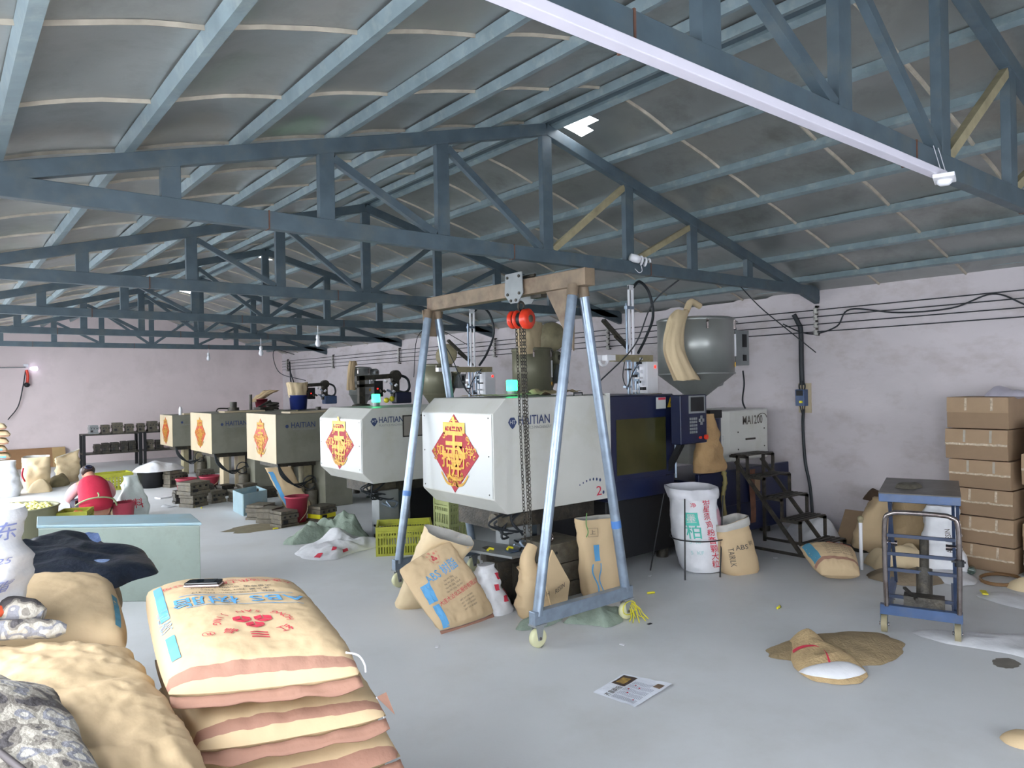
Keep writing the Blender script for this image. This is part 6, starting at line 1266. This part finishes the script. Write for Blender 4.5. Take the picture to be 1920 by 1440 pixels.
o, _ = heap('dark_bar', [(7.2, 3.45), (7.25, 3.75), (7.32, 3.75), (7.3, 3.42)], .05, M['iron'], 3, 6, 16); tag(o, 'dark steel bar on the floor by the wall sacks', 'bar')
o, _ = heap('white_sheet', [(5.17, 2.12), (5.32, 2.10), (5.52, 1.82), (5.70, 1.60), (5.60, 1.40), (5.25, 1.36), (5.22, 1.62), (5.14, 1.88)], .03, M['woven'], 29, 22, 70, .6, 8); tag(o, 'long white sheet on the floor from the trolley wheel to the right edge', 'sheet')
mb = MB(); mb.tube([(7.02+(.20+.012*math.sin(t*.37))*math.cos(t), 2.18+.11*1.3*math.sin(t), .015+.002*t*.3) for t in [j*.3 for j in range(84)]], .009, 6); tag(mb.build('hose_coil', mat('rusty brown hose', '7c5c3a', .5)), 'coil of rusty brown hose on the floor before the cartons', 'hose')
mb = MB(); mb.lathe([(0, 0), (.028, 0), (.032, .01), (.032, .08), (.022, .09), (.022, .10), (0, .10)], (0, 0, 0), 14, V((.9, .3, 0))); 
for i in range(len(mb.v)): mb.v[i] = mb.v[i]+V((7.08, 2.42, .035))
tag(mb.build('jar', mat('greenish glass', '6f8278', .15, trans=.6, var=0)), 'small glass jar lying in front of the main carton stack', 'jar')
o, _ = heap('paper_sheet', [(6.42, 2.16), (6.62, 2.12), (6.70, 1.95), (6.50, 1.75), (6.30, 1.80)], .03, M['woven'], 31, 14, 40, .6, 8); tag(o, 'crumpled white papers on the floor right of the trolley', 'paper')
mb = MB(); mb.cb((6.45, 2.12, .035), (.10, .04, .01), .5); tag(mb.build('yellow_label', M['yellow']), 'yellow label on the crumpled papers right of the trolley', 'label')
# burlap sack
MBU = mat('striped burlap', 'b39a73', .85, var=.12, vs=14, bump=.4, bs=60)
o, fb_ = heap('burlap_sack', [(4.08, 2.55), (4.35, 2.62), (4.75, 2.48), (5.0, 2.25), (4.85, 2.05), (4.5, 2.02), (4.25, 2.2)], .07, mat('dusty jute', '8f7c5e', .9, var=.12, vs=14, bump=.4, bs=60), 35, 22, 60, .4, 5); tag(o, 'brown jute sack lying flat under the trolley front', 'sack')
o, fb_ = heap('paper_sack', [(3.95, 2.22), (4.12, 2.42), (4.42, 2.60), (4.48, 2.42), (4.38, 2.14), (4.18, 1.98), (3.98, 2.06)], .10, MBU, 37, 22, 60, .5, 6, .004, .7, [(4.40, 2.45, .09, .09)]); tag(o, 'tan sack with red stripes folded over, in front of the trolley', 'sack')
mb = MB()
for t0 in (.15, .85): mb.add([fb_(t0, .1+.08*i)+V((0, 0, .006)) for i in range(11)]+[fb_(t0+.02, .1+.08*i)+V((0, 0, .006)) for i in range(11)], [(i, i+1, 12+i, 11+i) for i in range(10)])
mb.build('red_stripe', M['red'], o, fixn=False)
o, _ = heap('white_lining', [(3.93, 2.26), (4.1, 2.2), (4.25, 2.08), (4.2, 2.0), (4.0, 2.06)], .05, M['woven'], 38, 10, 30, .3, 6, .03); tag(o, 'white inner lining showing at the mouth of the striped sack', 'lining')
# newspaper
NP = thing('newspaper', 'sheet of printed newspaper lying on the floor at bottom centre', 'newspaper', (3.07, 2.78, 0))
n0, n1, n2, n3 = V((2.868, 2.896, 0)), V((2.903, 2.618, 0)), V((3.285, 2.673, 0)), V((3.191, 2.958, 0))
def npf(a, b, off=0): return n0.lerp(n3, a).lerp(n1.lerp(n2, a), b)+V((0, 0, .006+.008*abs(noise.noise(V((a*3, b*3, 1))))+.01*max(0, a+b-1.7)+off))
mb = MB(); mb.grid(lambda a, b: npf(a, b), 20, 16); mb.build('sheet', mat('newsprint', 'e2e6f0', .7, var=.04, bump=.4, bs=14), NP, fixn=False)
mb = MB(); mb.grid(lambda a, b: npf(.50+.42*a, .05+.30*b, .002), 8, 6); pc = mb.build('dark_photo', mat('dark brown photo print', '4a3b35', .6, var=.4, vs=25), NP, fixn=False)
mb = MB(); mb.grid(lambda a, b: npf(.58+.24*a, .10+.18*b, .003), 6, 5); mb.build('golden_photo', mat('golden photo print', '9a7c40', .6, var=.5, vs=40), NP, fixn=False)
mb = MB(); mb.grid(lambda a, b: npf(.72+.16*a, .80+.14*b, .002), 4, 4); mb.build('small_photo', mat('brown photo print', '7a6656', .6, var=.4, vs=30), NP, fixn=False)
mb = MB()
for i in range(16):
    for j in range(5):
        a0 = .06+.15*j; b0 = .40+.033*i
        if (a0 > .65 and b0 > .78): continue
        mb.add([npf(a0, b0, .002), npf(a0+.12, b0, .002), npf(a0+.12, b0+.010, .002), npf(a0, b0+.010, .002)], [(0, 1, 2, 3)])
tx = mb.build('text_lines', mat('newsprint text', '8d92a3', .7), NP, fixn=False); tx['kind'] = 'stuff'
mb = MB(); put(mb, '齐鲁晚报', .045, lambda u, v: npf(.25+u*2.4, .30-v*3.2, .002), .002); mb.build('headline', M['ink'], NP, fixn=False)
mb = MB()
for a, b in ((.3, .55), (.55, .62), (.15, .8), (.42, .48), (.6, .5)): mb.grid(lambda x, y: npf(a+.035*x, b+.03*y, .003), 1, 1)
mb.build('red_seals', M['red'], NP, fixn=False)
o, _ = heap('paper_scrap', [(3.93, 1.20), (4.0, 1.26), (4.1, 1.2), (4.08, 1.08), (3.96, 1.10)], .06, M['kraft'], 40, 10, 24, .5, 12); tag(o, 'torn kraft paper scrap on the floor at the bottom right edge', 'scrap')
o, _ = heap('paper_scrap', [(6.80, 2.0), (6.88, 2.1), (7.02, 2.04), (6.98, 1.88), (6.84, 1.90)], .09, M['kraft2'], 41, 10, 24, .5, 12); tag(o, 'bright torn kraft scrap at the right edge near the cartons', 'scrap')
for i, (x, y) in enumerate([(4.0, 3.45), (2.6, 4.1), (3.55, 3.3), (6.4, 3.9), (5.0, 4.3)]):
    mb = MB(flatm((x, y, 0), 50*i)); mb.box((-.018, -.01, 0), (.018, .01, .004)); tag(mb.build('floor_chip', M['black'] if i == 0 else M['whitepl']), ['small black chip on the floor right of the front castor', 'small white chip on the floor left of the ABS printed sack', 'small white chip on the floor behind the front castor', 'small white chip on the floor beside the lying sack', 'small white chip on the floor near the wire stand'][i], 'scrap')
# stuff hanging by the control panel
o, S8 = bag('paper_sack', (6.12, 4.45, .83), .46, .22, (5.98, 4.38, 1.42), .18, .10, mat('brown jute liner', 'a2835c', .85, var=.12, bump=.4), 0, 123, .04, open_=False, belly=.0); tag(o, 'brown jute sack slumped between the control panel and the motor', 'sack')
mb = MB(); P_ = crv([(6.32, 4.44, .86), (6.34, 4.42, .72), (6.31, 4.43, .55), (6.34, 4.43, .35), (6.32, 4.43, .18)], 6); mb.tube(P_, [.02+.02*abs(noise.noise(V((i*.5, 0, 0)))) for i in range(len(P_))], 8); tag(mb.build('twisted_strip', mat('dirty yellow plastic strip', '85794a', .6)), 'dirty yellow twisted strip hanging down the blue machine base', 'strip')
mb = MB(); mb.grid(lambda a, b: V((6.86+.10*a+.01*math.sin(b*7), 4.47, .20+.58*b)), 4, 12); tag(mb.build('stained_strip', mat('brown red stained strip', '6e4a3a', .6, var=.4, vs=9), fixn=False), 'brown and red stained strip hanging on the blue base by the steps', 'strip')
